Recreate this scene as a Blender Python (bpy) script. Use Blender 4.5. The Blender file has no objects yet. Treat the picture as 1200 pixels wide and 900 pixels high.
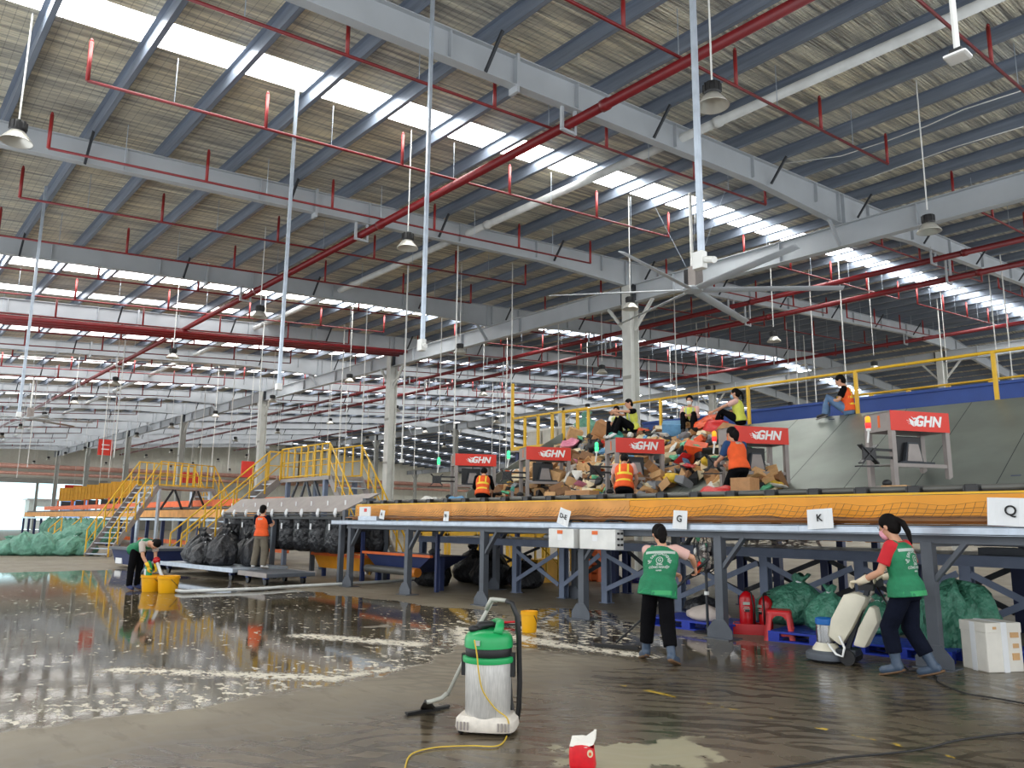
import bpy, bmesh, math, random
from mathutils import Vector as V, Matrix
from mathutils.bvhtree import BVHTree
random.seed(7)
C = bpy.context.scene.collection
PI = math.pi
sc = bpy.context.scene
# ------------------------------------------------------------------ camera
FPX, YAW, PIT, ROLL = 916.67, -0.866024, 0.174356, 0.0096948
EYE = V((0, 0, 1.6))
_F = V((math.sin(YAW)*math.cos(PIT), math.cos(YAW)*math.cos(PIT), math.sin(PIT)))
_r0 = V((math.cos(YAW), -math.sin(YAW), 0)); _u0 = _r0.cross(_F)
_R = _r0*math.cos(ROLL)+_u0*math.sin(ROLL); _U = -_r0*math.sin(ROLL)+_u0*math.cos(ROLL)
cd = bpy.data.cameras.new('camera'); cam = bpy.data.objects.new('camera', cd); C.objects.link(cam)
cd.sensor_width = 36; cd.lens = 36*FPX/1200; cd.clip_start = .05; cd.clip_end = 500
cam.matrix_world = Matrix(((_R.x, _U.x, -_F.x, 0), (_R.y, _U.y, -_F.y, 0), (_R.z, _U.z, -_F.z, 1.6), (0, 0, 0, 1)))
sc.camera = cam
def ray(x, y): return _F+_R*((x-600)/FPX)-_U*((y-450)/FPX)
def onz(x, y, z=0.): d = ray(x, y); return EYE+d*((z-1.6)/d.z)
def ony(x, y, Y): d = ray(x, y); return EYE+d*(Y/d.y)
def px(p):
    d = V(p)-EYE; z = d.dot(_F); z = z if abs(z) > 1e-6 else 1e-6
    return 600+FPX*d.dot(_R)/z, 450-FPX*d.dot(_U)/z
# ------------------------------------------------------------------ light and exposure
w = bpy.data.worlds.new('world'); sc.world = w; w.use_nodes = True
bg = w.node_tree.nodes['Background']; bg.inputs[0].default_value = (0.93, 0.97, 1.0, 1); bg.inputs[1].default_value = 1.25
SKYLIGHT_STRENGTH = 9.0
sc.view_settings.view_transform = 'Standard'; sc.view_settings.look = 'None'
sc.view_settings.gamma = 1; sc.view_settings.use_curve_mapping = False
sc.view_settings.exposure = 0.68
try:
    sc.cycles.use_denoising = True; sc.cycles.max_bounces = 7; sc.cycles.diffuse_bounces = 4; sc.cycles.glossy_bounces = 4
    sc.cycles.sample_clamp_indirect = 6.0
except Exception: pass
# ------------------------------------------------------------------ materials
def lin(c):
    return tuple(((v/255)/12.92 if v/255 <= .04045 else ((v/255+.055)/1.055)**2.4) for v in c)+(1,)
def mat(name, rgb, rough=.5, metal=0., var=.12, scale=3., bump=0., bscale=20., spec=.5, stretch=None, bdist=.03):
    m = bpy.data.materials.new(name); m.use_nodes = True; nt = m.node_tree; b = nt.nodes['Principled BSDF']
    N = nt.nodes.new; L = nt.links.new
    c = lin(rgb); b.inputs['Roughness'].default_value = rough; b.inputs['Metallic'].default_value = metal
    b.inputs['Specular IOR Level'].default_value = spec
    tc = N('ShaderNodeTexCoord'); src = tc.outputs['Object']
    if stretch:
        mp = N('ShaderNodeMapping'); mp.inputs['Scale'].default_value = stretch; L(src, mp.inputs['Vector']); src = mp.outputs['Vector']
    n = N('ShaderNodeTexNoise'); n.inputs['Scale'].default_value = scale; n.inputs['Detail'].default_value = 5; L(src, n.inputs['Vector'])
    r = N('ShaderNodeValToRGB'); r.color_ramp.elements[0].position = .3; r.color_ramp.elements[1].position = .7
    r.color_ramp.elements[0].color = tuple(v*(1-var) for v in c[:3])+(1,); r.color_ramp.elements[1].color = tuple(min(1, v*(1+var)) for v in c[:3])+(1,)
    L(n.outputs['Fac'], r.inputs['Fac']); L(r.outputs['Color'], b.inputs['Base Color'])
    if bump:
        n2 = N('ShaderNodeTexNoise'); n2.inputs['Scale'].default_value = bscale; n2.inputs['Detail'].default_value = 3; L(src, n2.inputs['Vector'])
        bp = N('ShaderNodeBump'); bp.inputs['Strength'].default_value = bump; bp.inputs['Distance'].default_value = bdist
        L(n2.outputs['Fac'], bp.inputs['Height']); L(bp.outputs['Normal'], b.inputs['Normal'])
    return m
def emit(name, rgb, s):
    m = bpy.data.materials.new(name); m.use_nodes = True; nt = m.node_tree; b = nt.nodes['Principled BSDF']
    b.inputs['Base Color'].default_value = lin(rgb); b.inputs['Emission Color'].default_value = lin(rgb); b.inputs['Emission Strength'].default_value = s
    return m
M = {}
def mk(n, *a, **k): M[n] = mat(n, *a, **k)
mk('beam', (176, 181, 186), .5, 0, .06, 1.2)
mk('beam_far', (176, 181, 186), .5, 0, .06, 1.2)
mk('purlin', (126, 136, 152), .42, .35, .2, 2.5, stretch=(.3, 4, 4))
mk('dark_steel', (52, 56, 62), .5, .2)
mk('column', (196, 197, 192), .55, 0, .06)
mk('pipe_red', (116, 18, 25), .38, 0, .15)
mk('riser_red', (142, 36, 36), .4)
mk('pvc', (206, 208, 206), .45)
mk('galv', (182, 192, 204), .35, .55, .12, 6)
mk('white_metal', (222, 222, 218), .45)
mk('lamp_shade', (206, 204, 196), .3, .5)
mk('black', (22, 22, 24), .5)
mk('black_plastic', (28, 28, 30), .38)
mk('rail_yellow', (226, 178, 30), .45, 0, .1)
mk('deep_yellow', (214, 158, 18), .5)
mk('conv_yellow', (226, 150, 30), .45, 0, .12, 1.5)
mk('conv_orange', (196, 116, 28), .5)
mk('kraft', (222, 160, 92), .75, 0, .18, 2.2, .3, 4)
mk('leg_grey', (86, 91, 99), .5, .1, .15)
mk('table_blue', (116, 128, 152), .5, .1, .12)
mk('navy', (34, 48, 92), .5)
mk('roller', (98, 98, 94), .45, .3)
mk('sign_red', (222, 52, 34), .45, 0, .05)
mk('kiosk_grey', (150, 142, 138), .45, .1)
mk('chute', (136, 143, 136), .4, .45, .18, .9, .12, 2)
mk('blue_belt', (38, 72, 148), .5, 0, .1)
mk('plastic_blue', (22, 50, 160), .4, 0, .1)
mk('tarp_green', (74, 136, 112), .42, 0, .25, 6, 1., 7, bdist=.12)
mk('tarp_far', (96, 148, 128), .5, 0, .25, 4, .9, 4, bdist=.16)
mk('bag_black', (36, 37, 41), .4, 0, .25, 4, .9, 6, bdist=.12)
mk('foam_box', (226, 222, 212), .6, 0, .08, 3, .2, 12)
mk('vest_green', (30, 122, 82), .75, 0, .15, 9, .5, 16)
mk('reflect', (176, 190, 180), .4)
mk('vest_orange', (238, 92, 34), .75, 0, .1, 9, .3, 16)
mk('vest_lime', (216, 222, 92), .75, 0, .1, 9, .3, 16)
mk('tape_yellow', (250, 214, 60), .5)
mk('cloth_black', (14, 14, 17), .9, 0, .2, 9, .4, 14, spec=.1)
mk('cloth_navy', (18, 22, 36), .9, 0, .2, 9, .4, 14, spec=.1)
mk('cloth_khaki', (112, 104, 90), .85, 0, .12, 9, .4, 14)
mk('cloth_red', (206, 32, 44), .8, 0, .1)
mk('cloth_grey', (190, 178, 170), .8)
mk('cloth_pink', (222, 178, 168), .8)
mk('cloth_blue', (30, 66, 112), .8)
mk('denim', (96, 124, 158), .85, 0, .2, 9)
mk('skin', (205, 152, 122), .55, 0, .06, 8)
mk('hair', (17, 13, 12), .75, 0, .3, 30, spec=.15)
mk('boot', (62, 78, 98), .45, 0, .15, 8)
mk('boot_navy', (28, 44, 92), .5)
mk('sole_tan', (112, 84, 58), .7)
mk('glove', (226, 212, 186), .8)
mk('glove_yellow', (236, 190, 30), .5)
mk('mask_white', (238, 238, 236), .8)
mk('mask_blue', (150, 190, 218), .8)
mk('mask_pink', (226, 160, 176), .8)
mk('eye', (18, 14, 12), .3)
mk('lip', (164, 92, 84), .5)
mk('paper', (232, 234, 236), .7, 0, .03)
mk('ink', (24, 24, 26), .7)
mk('white', (240, 240, 238), .6, 0, .02)
mk('orange_tag', (230, 110, 50), .6)
mk('vac_green', (26, 158, 88), .32, 0, .08)
mk('vac_tank', (198, 196, 192), .34, .35, .16, 14, stretch=(6, 6, .7))
mk('vac_base', (216, 208, 196), .5, 0, .12, 18)
mk('tube_grey', (176, 176, 166), .4)
mk('bucket_yellow', (236, 172, 14), .4)
mk('ext_red', (190, 18, 28), .25, 0, .06)
mk('stool_red', (214, 36, 42), .35, 0, .05)
mk('chip_red', (214, 24, 36), .3, 0, .1, 20)
mk('cord_yellow', (214, 180, 60), .5)
mk('tank_white', (226, 220, 200), .4)
mk('chrome', (210, 212, 214), .15, 1.)
mk('cap_blue', (28, 108, 190), .35)
mk('wall', (226, 226, 214), .7, 0, .04)
mk('wall_low', (150, 150, 144), .7, 0, .05)
mk('pipe_orange', (212, 160, 144), .5)
mk('bin_grey', (196, 194, 186), .5)
mk('box_brown', (186, 138, 92), .75, 0, .14, 3)
mk('box_tan', (206, 164, 116), .75, 0, .14, 3)
mk('box_dark', (138, 98, 64), .75, 0, .14, 3)
mk('p_blue_far', (120, 164, 226), .5)
M['beacon_green'] = emit('beacon_green', (60, 220, 130), 1.2)
M['beacon_red'] = emit('beacon_red', (235, 50, 50), .8)
M['beacon_amber'] = emit('beacon_amber', (240, 150, 30), .8)
M['skylight'] = emit('skylight', (255, 255, 250), SKYLIGHT_STRENGTH)
M['skylight_dim'] = emit('skylight_dim', (255, 254, 252), 3.2)
M['daylight_opening'] = emit('daylight_opening', (200, 232, 240), .85)

def m_roof():
    m = bpy.data.materials.new('roof_foil'); m.use_nodes = True; nt = m.node_tree; b = nt.nodes['Principled BSDF']; N = nt.nodes.new; L = nt.links.new
    tc = N('ShaderNodeTexCoord')
    def noise(scale, st, det=4):
        mp = N('ShaderNodeMapping'); mp.inputs['Scale'].default_value = st; L(tc.outputs['Object'], mp.inputs['Vector'])
        n = N('ShaderNodeTexNoise'); n.inputs['Scale'].default_value = scale; n.inputs['Detail'].default_value = det; L(mp.outputs['Vector'], n.inputs['Vector']); return n.outputs['Fac']
    big = noise(.35, (1, 1, 1)); rip = noise(3.0, (3.4, .16, 1), 6); fine = noise(9, (3.5, .12, 1), 3)
    ramp = N('ShaderNodeValToRGB'); e = ramp.color_ramp.elements
    e[0].position = .3; e[0].color = lin((206, 206, 200)); e[1].position = .7; e[1].color = lin((240, 230, 204)); L(big, ramp.inputs['Fac'])
    r2 = N('ShaderNodeValToRGB'); r2.color_ramp.elements[0].position = .36; r2.color_ramp.elements[0].color = (.42, .42, .44, 1); r2.color_ramp.elements[1].position = .66; r2.color_ramp.elements[1].color = (1.2, 1.18, 1.1, 1); L(rip, r2.inputs['Fac'])
    mx = N('ShaderNodeMix'); mx.data_type = 'RGBA'; mx.blend_type = 'MULTIPLY'; mx.inputs['Factor'].default_value = 1; L(ramp.outputs['Color'], mx.inputs['A']); L(r2.outputs['Color'], mx.inputs['B'])
    # wire netting under the foil
    wv = N('ShaderNodeTexBrick'); wv.inputs['Scale'].default_value = 1.; wv.inputs['Brick Width'].default_value = .16; wv.inputs['Row Height'].default_value = .16
    wv.offset = 0; wv.inputs['Mortar Size'].default_value = .006; L(tc.outputs['Object'], wv.inputs['Vector'])
    wv.inputs['Color1'].default_value = wv.inputs['Color2'].default_value = (1, 1, 1, 1); wv.inputs['Mortar'].default_value = (.62, .62, .62, 1)
    mx2 = N('ShaderNodeMix'); mx2.data_type = 'RGBA'; mx2.blend_type = 'MULTIPLY'; mx2.inputs['Factor'].default_value = 1; L(mx.outputs['Result'], mx2.inputs['A']); L(wv.outputs['Color'], mx2.inputs['B'])
    L(mx2.outputs['Result'], b.inputs['Base Color']); b.inputs['Metallic'].default_value = .1; b.inputs['Roughness'].default_value = .38
    ad = N('ShaderNodeMath'); ad.operation = 'ADD'; L(rip, ad.inputs[0]); L(fine, ad.inputs[1])
    bp = N('ShaderNodeBump'); bp.inputs['Strength'].default_value = .8; bp.inputs['Distance'].default_value = .1; L(ad.outputs[0], bp.inputs['Height']); L(bp.outputs['Normal'], b.inputs['Normal'])
    return m
M['roof'] = m_roof()

def m_floor():
    m = bpy.data.materials.new('wet_concrete'); m.use_nodes = True; nt = m.node_tree; b = nt.nodes['Principled BSDF']; N = nt.nodes.new; L = nt.links.new
    tc = N('ShaderNodeTexCoord'); P = tc.outputs['Object']
    def mth(op, a, c=None, d=None, clamp=False):
        n = N('ShaderNodeMath'); n.operation = op; n.use_clamp = clamp
        for i, v in enumerate((a, c, d)):
            if v is None: continue
            if isinstance(v, (int, float)): n.inputs[i].default_value = v
            else: L(v, n.inputs[i])
        return n.outputs[0]
    def noise(scale, st=(1, 1, 1), det=5, rot=0., off=(0, 0, 0), rough=.55):
        mp = N('ShaderNodeMapping'); mp.inputs['Scale'].default_value = st; mp.inputs['Rotation'].default_value = (0, 0, rot); mp.inputs['Location'].default_value = off; L(P, mp.inputs['Vector'])
        n = N('ShaderNodeTexNoise'); n.inputs['Scale'].default_value = scale; n.inputs['Detail'].default_value = det; n.inputs['Roughness'].default_value = rough; L(mp.outputs['Vector'], n.inputs['Vector']); return n.outputs['Fac']
    def smooth(v, a, c):
        n = N('ShaderNodeMapRange'); n.interpolation_type = 'SMOOTHSTEP'; L(v, n.inputs['Value']); n.inputs['From Min'].default_value = a; n.inputs['From Max'].default_value = c; return n.outputs['Result']
    def mix(f, a, c):
        n = N('ShaderNodeMix'); n.data_type = 'RGBA'
        L(f, n.inputs['Factor']) if not isinstance(f, (int, float)) else None
        for k, v in (('A', a), ('B', c)):
            if isinstance(v, tuple): n.inputs[k].default_value = v
            else: L(v, n.inputs[k])
        return n.outputs['Result']
    sp = N('ShaderNodeSeparateXYZ'); L(P, sp.inputs[0]); X, Y = sp.outputs['X'], sp.outputs['Y']
    wob = mth('MULTIPLY', mth('SUBTRACT', noise(.9, det=4), .5), 1.5)
    def seg_dist(ax, ay, bx, by):   # distance of the floor point to a stroke
        dx, dy = bx-ax, by-ay; ll = dx*dx+dy*dy
        t = mth('DIVIDE', mth('ADD', mth('MULTIPLY', mth('SUBTRACT', X, ax), dx), mth('MULTIPLY', mth('SUBTRACT', Y, ay), dy)), ll, clamp=True)
        ex = mth('SUBTRACT', mth('SUBTRACT', X, ax), mth('MULTIPLY', t, dx)); ey = mth('SUBTRACT', mth('SUBTRACT', Y, ay), mth('MULTIPLY', t, dy))
        return mth('SQRT', mth('ADD', mth('MULTIPLY', ex, ex), mth('MULTIPLY', ey, ey)))
    # big pool: half-planes whose edges are taken where the water ends on the floor
    Xw = mth('ADD', X, wob); Yw = mth('ADD', Y, wob)
    front = mth('SUBTRACT', mth('MULTIPLY', Xw, -1.), 7.75)                         # x < -7.75
    slope = mth('SUBTRACT', mth('MULTIPLY', Xw, -1.), mth('ADD', 7.2, mth('MULTIPLY', mth('MAXIMUM', mth('SUBTRACT', Y, 4.6), 0.), .75)))
    back = mth('SUBTRACT', mth('ADD', 9.4, mth('MULTIPLY', mth('ADD', X, 9.), .12)), Yw)
    far = mth('ADD', Xw, 27.5)
    pool = smooth(mth('MINIMUM', mth('MINIMUM', slope, back), far), -.05, .12)
    d2 = seg_dist(-8.6, 7.9, -6.6, 8.6); film = smooth(mth('ADD', d2, mth('MULTIPLY', wob, .6)), 1.5, .8)
    d3 = seg_dist(-10.5, 10.2, -9.0, 9.3); film = mth('MAXIMUM', film, smooth(mth('ADD', d3, mth('MULTIPLY', wob, .6)), .95, .6))
    holes = smooth(noise(.55, (1, 1, 1), 4, off=(3, 9, 0)), .74, .68)
    wet = mth('MULTIPLY', mth('MAXIMUM', pool, film), holes)
    right = smooth(mth('ADD', X, mth('MULTIPLY', wob, 1.)), -7.2, -5.4)              # mopped damp floor
    damp = mth('MULTIPLY', right, smooth(Y, 11.5, 9.0))
    # concrete
    base = N('ShaderNodeValToRGB'); e = base.color_ramp.elements; e[0].position = .32; e[0].color = lin((112, 102, 86)); e[1].position = .72; e[1].color = lin((146, 136, 116)); L(noise(.7, det=8), base.inputs['Fac'])
    sw = noise(1.5, (1.2, 4.5, 1), 5, .5, (2, 1, 0)); swirl = smooth(sw, .56, .66)
    ring = N('ShaderNodeTexWave'); ring.wave_type = 'RINGS'; ring.rings_direction = 'Z'; ring.inputs['Scale'].default_value = 1.15; ring.inputs['Distortion'].default_value = 9; ring.inputs['Detail'].default_value = 3
    mp = N('ShaderNodeMapping'); mp.inputs['Location'].default_value = (1.6, -2.0, 0); L(P, mp.inputs['Vector']); L(mp.outputs['Vector'], ring.inputs['Vector'])
    r2 = N('ShaderNodeTexWave'); r2.wave_type = 'RINGS'; r2.rings_direction = 'Z'; r2.inputs['Scale'].default_value = 1.7; r2.inputs['Distortion'].default_value = 9; r2.inputs['Detail'].default_value = 2; r2.inputs['Detail Scale'].default_value = .6
    mp2 = N('ShaderNodeMapping'); mp2.inputs['Location'].default_value = (9.5, -11.5, 0); L(P, mp2.inputs['Vector']); L(mp2.outputs['Vector'], r2.inputs['Vector'])
    scrub = mth('MAXIMUM', mth('MULTIPLY', smooth(ring.outputs['Fac'], .6, .95), smooth(noise(.8, off=(5, 5, 0)), .38, .52)), mth('MULTIPLY', smooth(r2.outputs['Fac'], .66, .97), smooth(noise(1.1, off=(1, 8, 0)), .42, .54)))
    nearm = mth('MULTIPLY', smooth(mth('SUBTRACT', Y, 3.4), 0., 1.6), smooth(mth('SUBTRACT', 9.5, Y), 0., 1.))
    col = mix(mth('MULTIPLY', swirl, .45), base.outputs['Color'], lin((92, 80, 64)))
    col = mix(mth('MULTIPLY', mth('MULTIPLY', scrub, nearm), .42), col, lin((72, 60, 47)))
    dampc = mix(mth('MULTIPLY', scrub, .7), lin((90, 79, 63)), lin((40, 32, 25)))
    dn = N('ShaderNodeValToRGB'); dn.color_ramp.elements[0].position = .38; dn.color_ramp.elements[0].color = (.55, .54, .52, 1); dn.color_ramp.elements[1].position = .66; dn.color_ramp.elements[1].color = (1.3, 1.28, 1.22, 1); L(noise(.9, (1, 2.6, 1), 7, .6, rough=.62), dn.inputs['Fac'])
    mm = N('ShaderNodeMix'); mm.data_type = 'RGBA'; mm.blend_type = 'MULTIPLY'; mm.inputs['Factor'].default_value = 1; L(dampc, mm.inputs['A']); L(dn.outputs['Color'], mm.inputs['B'])
    col = mix(mth('MULTIPLY', damp, .8), col, mm.outputs['Result'])
    wc = N('ShaderNodeValToRGB'); wc.color_ramp.elements[0].color = lin((64, 56, 44)); wc.color_ramp.elements[1].color = lin((104, 94, 74)); wc.color_ramp.elements[0].position = .35; wc.color_ramp.elements[1].position = .65; L(noise(.8, (1, 1, 1), 5, off=(7, 2, 0)), wc.inputs['Fac'])
    col = mix(wet, col, wc.outputs['Color'])
    FILM = True
    # suds: drifts along strokes and flecks on the pool
    fl = noise(5.5, (1, 1.5, 1), 6, .4, rough=.65)
    strokes = None
    for (a, bb, c, dd, wd) in ((-10.6, 5.2, -9.0, 6.0, .26), (-9.75, 7.4, -8.1, 7.5, .3), (-8.1, 7.45, -6.5, 7.75, .22), (-9.4, 2.5, -7.6, 4.1, .2), (-7.6, 4.1, -7.7, 4.9, .14), (-8.6, 6.6, -9.7, 7.3, .2), (-9.8, 8.4, -8.4, 8.0, .16)):
        s = smooth(mth('ADD', seg_dist(a, bb, c, dd), mth('MULTIPLY', mth('SUBTRACT', fl, .5), 1.1)), wd, wd*.45)
        strokes = s if strokes is None else mth('MAXIMUM', strokes, s)
    near = mth('MULTIPLY', smooth(mth('SUBTRACT', slope, mth('MULTIPLY', fl, .5)), 1.5, .2), smooth(mth('ADD', X, wob), -6.9, -7.4))
    fleck = mth('MULTIPLY', mth('MULTIPLY', mth('MAXIMUM', wet, mth('MULTIPLY', pool, .6)), smooth(mth('ADD', fl, mth('MULTIPLY', near, .06)), .6, .64)), mth('MAXIMUM', mth('MULTIPLY', near, .8), smooth(noise(.9, (1, 1, 1), 3, off=(1, 4, 0)), .42, .58)))
    foam = mth('MAXIMUM', mth('MULTIPLY', strokes, smooth(fl, .42, .5)), fleck)
    col = mix(mth('MULTIPLY', mth('MULTIPLY', near, pool), .35), col, lin((150, 142, 124)))
    col = mix(mth('MULTIPLY', foam, .85), col, lin((232, 224, 206)))
    # worn yellow lane line and bare patches near the front
    dl = seg_dist(-5.6, 6.2, 4., 6.17); line = mth('MULTIPLY', smooth(dl, .04, .02), smooth(noise(4.5, det=6, off=(0, 3, 0)), .53, .6))
    col = mix(line, col, lin((214, 178, 60)))
    pt = mth('MULTIPLY', smooth(mth('ADD', seg_dist(-3.9, 4.25, -3.75, 4.75), mth('MULTIPLY', mth('SUBTRACT', noise(3, det=7), .5), 1.6)), .36, .24), .7)
    col = mix(pt, col, lin((178, 170, 140)))
    L(col, b.inputs['Base Color'])
    rgh = mth('ADD', .38, mth('MULTIPLY', noise(2.2, off=(2, 2, 0)), .25))
    rgh = mth('ADD', mth('MULTIPLY', rgh, mth('SUBTRACT', 1., mth('MULTIPLY', mth('MULTIPLY', damp, .55), mth('ADD', .75, mth('MULTIPLY', scrub, .4))))), mth('MULTIPLY', pt, .2))
    rw = N('ShaderNodeMix'); rw.data_type = 'FLOAT'; L(wet, rw.inputs['Factor']); L(rgh, rw.inputs['A']); rw.inputs['B'].default_value = .05
    rf = N('ShaderNodeMix'); rf.data_type = 'FLOAT'; L(foam, rf.inputs['Factor']); L(rw.outputs['Result'], rf.inputs['A']); rf.inputs['B'].default_value = .85
    L(rf.outputs['Result'], b.inputs['Roughness']); b.inputs['Specular IOR Level'].default_value = .6
    bp = N('ShaderNodeBump'); bp.inputs['Distance'].default_value = .004; bp.inputs['Strength'].default_value = .5
    hh = mth('ADD', mth('MULTIPLY', noise(7, det=4), mth('ADD', .12, mth('MULTIPLY', wet, .1))), mth('MULTIPLY', foam, .8)); L(hh, bp.inputs['Height']); L(bp.outputs['Normal'], b.inputs['Normal'])
    return m
M['floor'] = m_floor()
# ------------------------------------------------------------------ mesh helpers
class MB:
    def __init__(s): s.v = []; s.f = []
    def add(s, vs, fs):
        o = len(s.v); s.v += [tuple(v) for v in vs]; s.f += [tuple(i+o for i in f) for f in fs]; return s
    def hexa(s, p): return s.add(p, [(0, 3, 2, 1), (4, 5, 6, 7), (0, 1, 5, 4), (1, 2, 6, 5), (2, 3, 7, 6), (3, 0, 4, 7)])
    def box(s, a, b):
        (x0, y0, z0), (x1, y1, z1) = a, b
        return s.hexa([(x0, y0, z0), (x1, y0, z0), (x1, y1, z0), (x0, y1, z0), (x0, y0, z1), (x1, y0, z1), (x1, y1, z1), (x0, y1, z1)])
    def bar(s, p, q, w, h=None, up=(0, 0, 1)):     # rectangular bar from p to q
        h = h or w; p, q = V(p), V(q); t = (q-p).normalized(); u = V(up)
        if abs(t.dot(u)) > .98: u = V((0, 1, 0))
        a = t.cross(u).normalized(); n = a.cross(t)
        r = []
        for c in (p, q): r += [c-a*w/2-n*h/2, c+a*w/2-n*h/2, c+a*w/2+n*h/2, c-a*w/2+n*h/2]
        return s.hexa(r)
    def tube(s, pts, r, n=8, cap=True, closed=False):
        pts = [V(p) for p in pts]; k = len(pts); rr = r if isinstance(r, (list, tuple)) else [r]*k
        o = len(s.v); prev = None; vs = []
        for i, p in enumerate(pts):
            t = (pts[min(i+1, k-1)]-pts[max(i-1, 0)]).normalized()
            if prev is None:
                u = V((0, 0, 1)) if abs(t.z) < .9 else V((1, 0, 0)); prev = t.cross(u).normalized()
            a = (prev-t*prev.dot(t)).normalized(); prev = a; bb = t.cross(a)
            vs += [p+(a*math.cos(2*PI*j/n)+bb*math.sin(2*PI*j/n))*rr[i] for j in range(n)]
        fs = [(i*n+j, i*n+(j+1) % n, (i+1)*n+(j+1) % n, (i+1)*n+j) for i in range(k-1) for j in range(n)]
        if cap: fs += [tuple(range(n-1, -1, -1)), tuple((k-1)*n+j for j in range(n))]
        return s.add(vs, fs)
    def rings(s, secs, n=14, side=(1, 0, 0), power=2.):   # swept (super)ellipse sections: (centre, rx, ry)
        k = len(secs); vs = []; side = V(side)
        cs = [V(c[0]) for c in secs]
        for i, (c, rx, ry) in enumerate(secs):
            t = (cs[min(i+1, k-1)]-cs[max(i-1, 0)]).normalized(); a = side-t*side.dot(t)
            if a.length < 1e-4: a = V((0, 1, 0))-t*t.y
            a.normalize(); bb = t.cross(a)
            for j in range(n):
                ca, sa = math.cos(2*PI*j/n), math.sin(2*PI*j/n); e = 2/power
                vs.append(V(c)+a*rx*math.copysign(abs(ca)**e, ca)+bb*ry*math.copysign(abs(sa)**e, sa))
        fs = [(i*n+j, i*n+(j+1) % n, (i+1)*n+(j+1) % n, (i+1)*n+j) for i in range(k-1) for j in range(n)]
        fs += [tuple(range(n-1, -1, -1)), tuple((k-1)*n+j for j in range(n))]
        return s.add(vs, fs)
    def ball(s, c, rx, ry=None, rz=None, n=12, m=8, rot=None):
        ry = ry or rx; rz = rz or rx; c = V(c); vs = [(0, 0, -1)]
        for i in range(1, m):
            a = -PI/2+PI*i/m
            vs += [(math.cos(a)*math.cos(2*PI*j/n), math.cos(a)*math.sin(2*PI*j/n), math.sin(a)) for j in range(n)]
        vs.append((0, 0, 1)); q = []
        for v in vs:
            p = V((v[0]*rx, v[1]*ry, v[2]*rz)); q.append(c+(rot @ p if rot else p))
        fs = [(0, 1+(j+1) % n, 1+j) for j in range(n)]
        fs += [(1+i*n+j, 1+i*n+(j+1) % n, 1+(i+1)*n+(j+1) % n, 1+(i+1)*n+j) for i in range(m-2) for j in range(n)]
        fs += [(1+(m-2)*n+j, 1+(m-2)*n+(j+1) % n, len(vs)-1) for j in range(n)]
        return s.add(q, fs)
    def lathe(s, prof, c=(0, 0, 0), n=24):          # profile [(r, z)]
        c = V(c); k = len(prof)
        vs = [c+V((r*math.cos(2*PI*j/n), r*math.sin(2*PI*j/n), z)) for r, z in prof for j in range(n)]
        fs = [(i*n+j, i*n+(j+1) % n, (i+1)*n+(j+1) % n, (i+1)*n+j) for i in range(k-1) for j in range(n)]
        fs += [tuple(range(n-1, -1, -1)), tuple((k-1)*n+j for j in range(n))]
        return s.add(vs, fs)
    def prism(s, poly, d):                          # polygon of 3-d points pushed along d
        k = len(poly); a = [V(p) for p in poly]; d = V(d)
        return s.add(a+[p+d for p in a], [tuple(range(k-1, -1, -1)), tuple(range(k, 2*k))]+[(i, (i+1) % k, (i+1) % k+k, i+k) for i in range(k)])
    def ibeam(s, p, q, w, d0, d1=None, tw=.02, tf=.025, topfix=True):   # I section hanging below the line p-q
        d1 = d1 or d0; p, q = V(p), V(q); t = (q-p); t.z = 0; t.normalize(); a = V((t.y, -t.x, 0)); z = V((0, 0, 1))
        def bx(p, q, w, a0, b0, a1, b1):
            r = []
            for c, lo, hi in ((p, a0, b0), (q, a1, b1)): r += [c-a*w/2-z*hi, c+a*w/2-z*hi, c+a*w/2-z*lo, c-a*w/2-z*lo]
            s.hexa(r)
        bx(p, q, w, 0, tf, 0, tf); bx(p, q, w, d0-tf, d0, d1-tf, d1); bx(p, q, tw, tf, d0-tf, tf, d1-tf); return s
    def build(s, name, m, parent=None, smooth=False, bevel=0., loc=None):
        me = bpy.data.meshes.new(name); me.from_pydata(s.v, [], s.f); bm = bmesh.new(); bm.from_mesh(me)
        bmesh.ops.recalc_face_normals(bm, faces=bm.faces)
        if bevel:
            es = [e for e in bm.edges if len(e.link_faces) == 2 and e.calc_face_angle(0) > .6]
            bmesh.ops.bevel(bm, geom=es, offset=bevel, segments=2, affect='EDGES', profile=.6)
        bm.to_mesh(me); bm.free()
        me.materials.append(M[m] if isinstance(m, str) else m)
        if smooth: me.shade_smooth() if smooth is True else me.set_sharp_from_angle(angle=smooth) or None
        o = bpy.data.objects.new(name, me); C.objects.link(o)
        if parent is not None: o.parent = parent
        if loc: o.location = loc
        return o
def tag(o, label, cat, group=None, kind=None):
    if label: o['label'] = label
    if cat: o['category'] = cat
    if group: o['group'] = group
    if kind: o['kind'] = kind
    return o
def thing(name, label, cat, loc=(0, 0, 0), rz=0., group=None):
    o = bpy.data.objects.new(name, None); C.objects.link(o); o.location = loc; o.rotation_euler = (0, 0, rz); o.empty_display_size = .2
    return tag(o, label, cat, group)
def struct(o): o['kind'] = 'structure'; return o
def dup(o, loc=None, rz=None, label=None, group=None, scale=None):
    def cp(a, par):
        c = a.copy(); C.objects.link(c); c.parent = par
        for ch in a.children: cp(ch, c)
        return c
    r = cp(o, None)
    if loc is not None: r.location = loc
    if rz is not None: r.rotation_euler = (0, 0, rz)
    if label: r['label'] = label
    if group: r['group'] = group
    if scale: r.scale = (scale,)*3 if isinstance(scale, (int, float)) else scale
    return r
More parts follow.
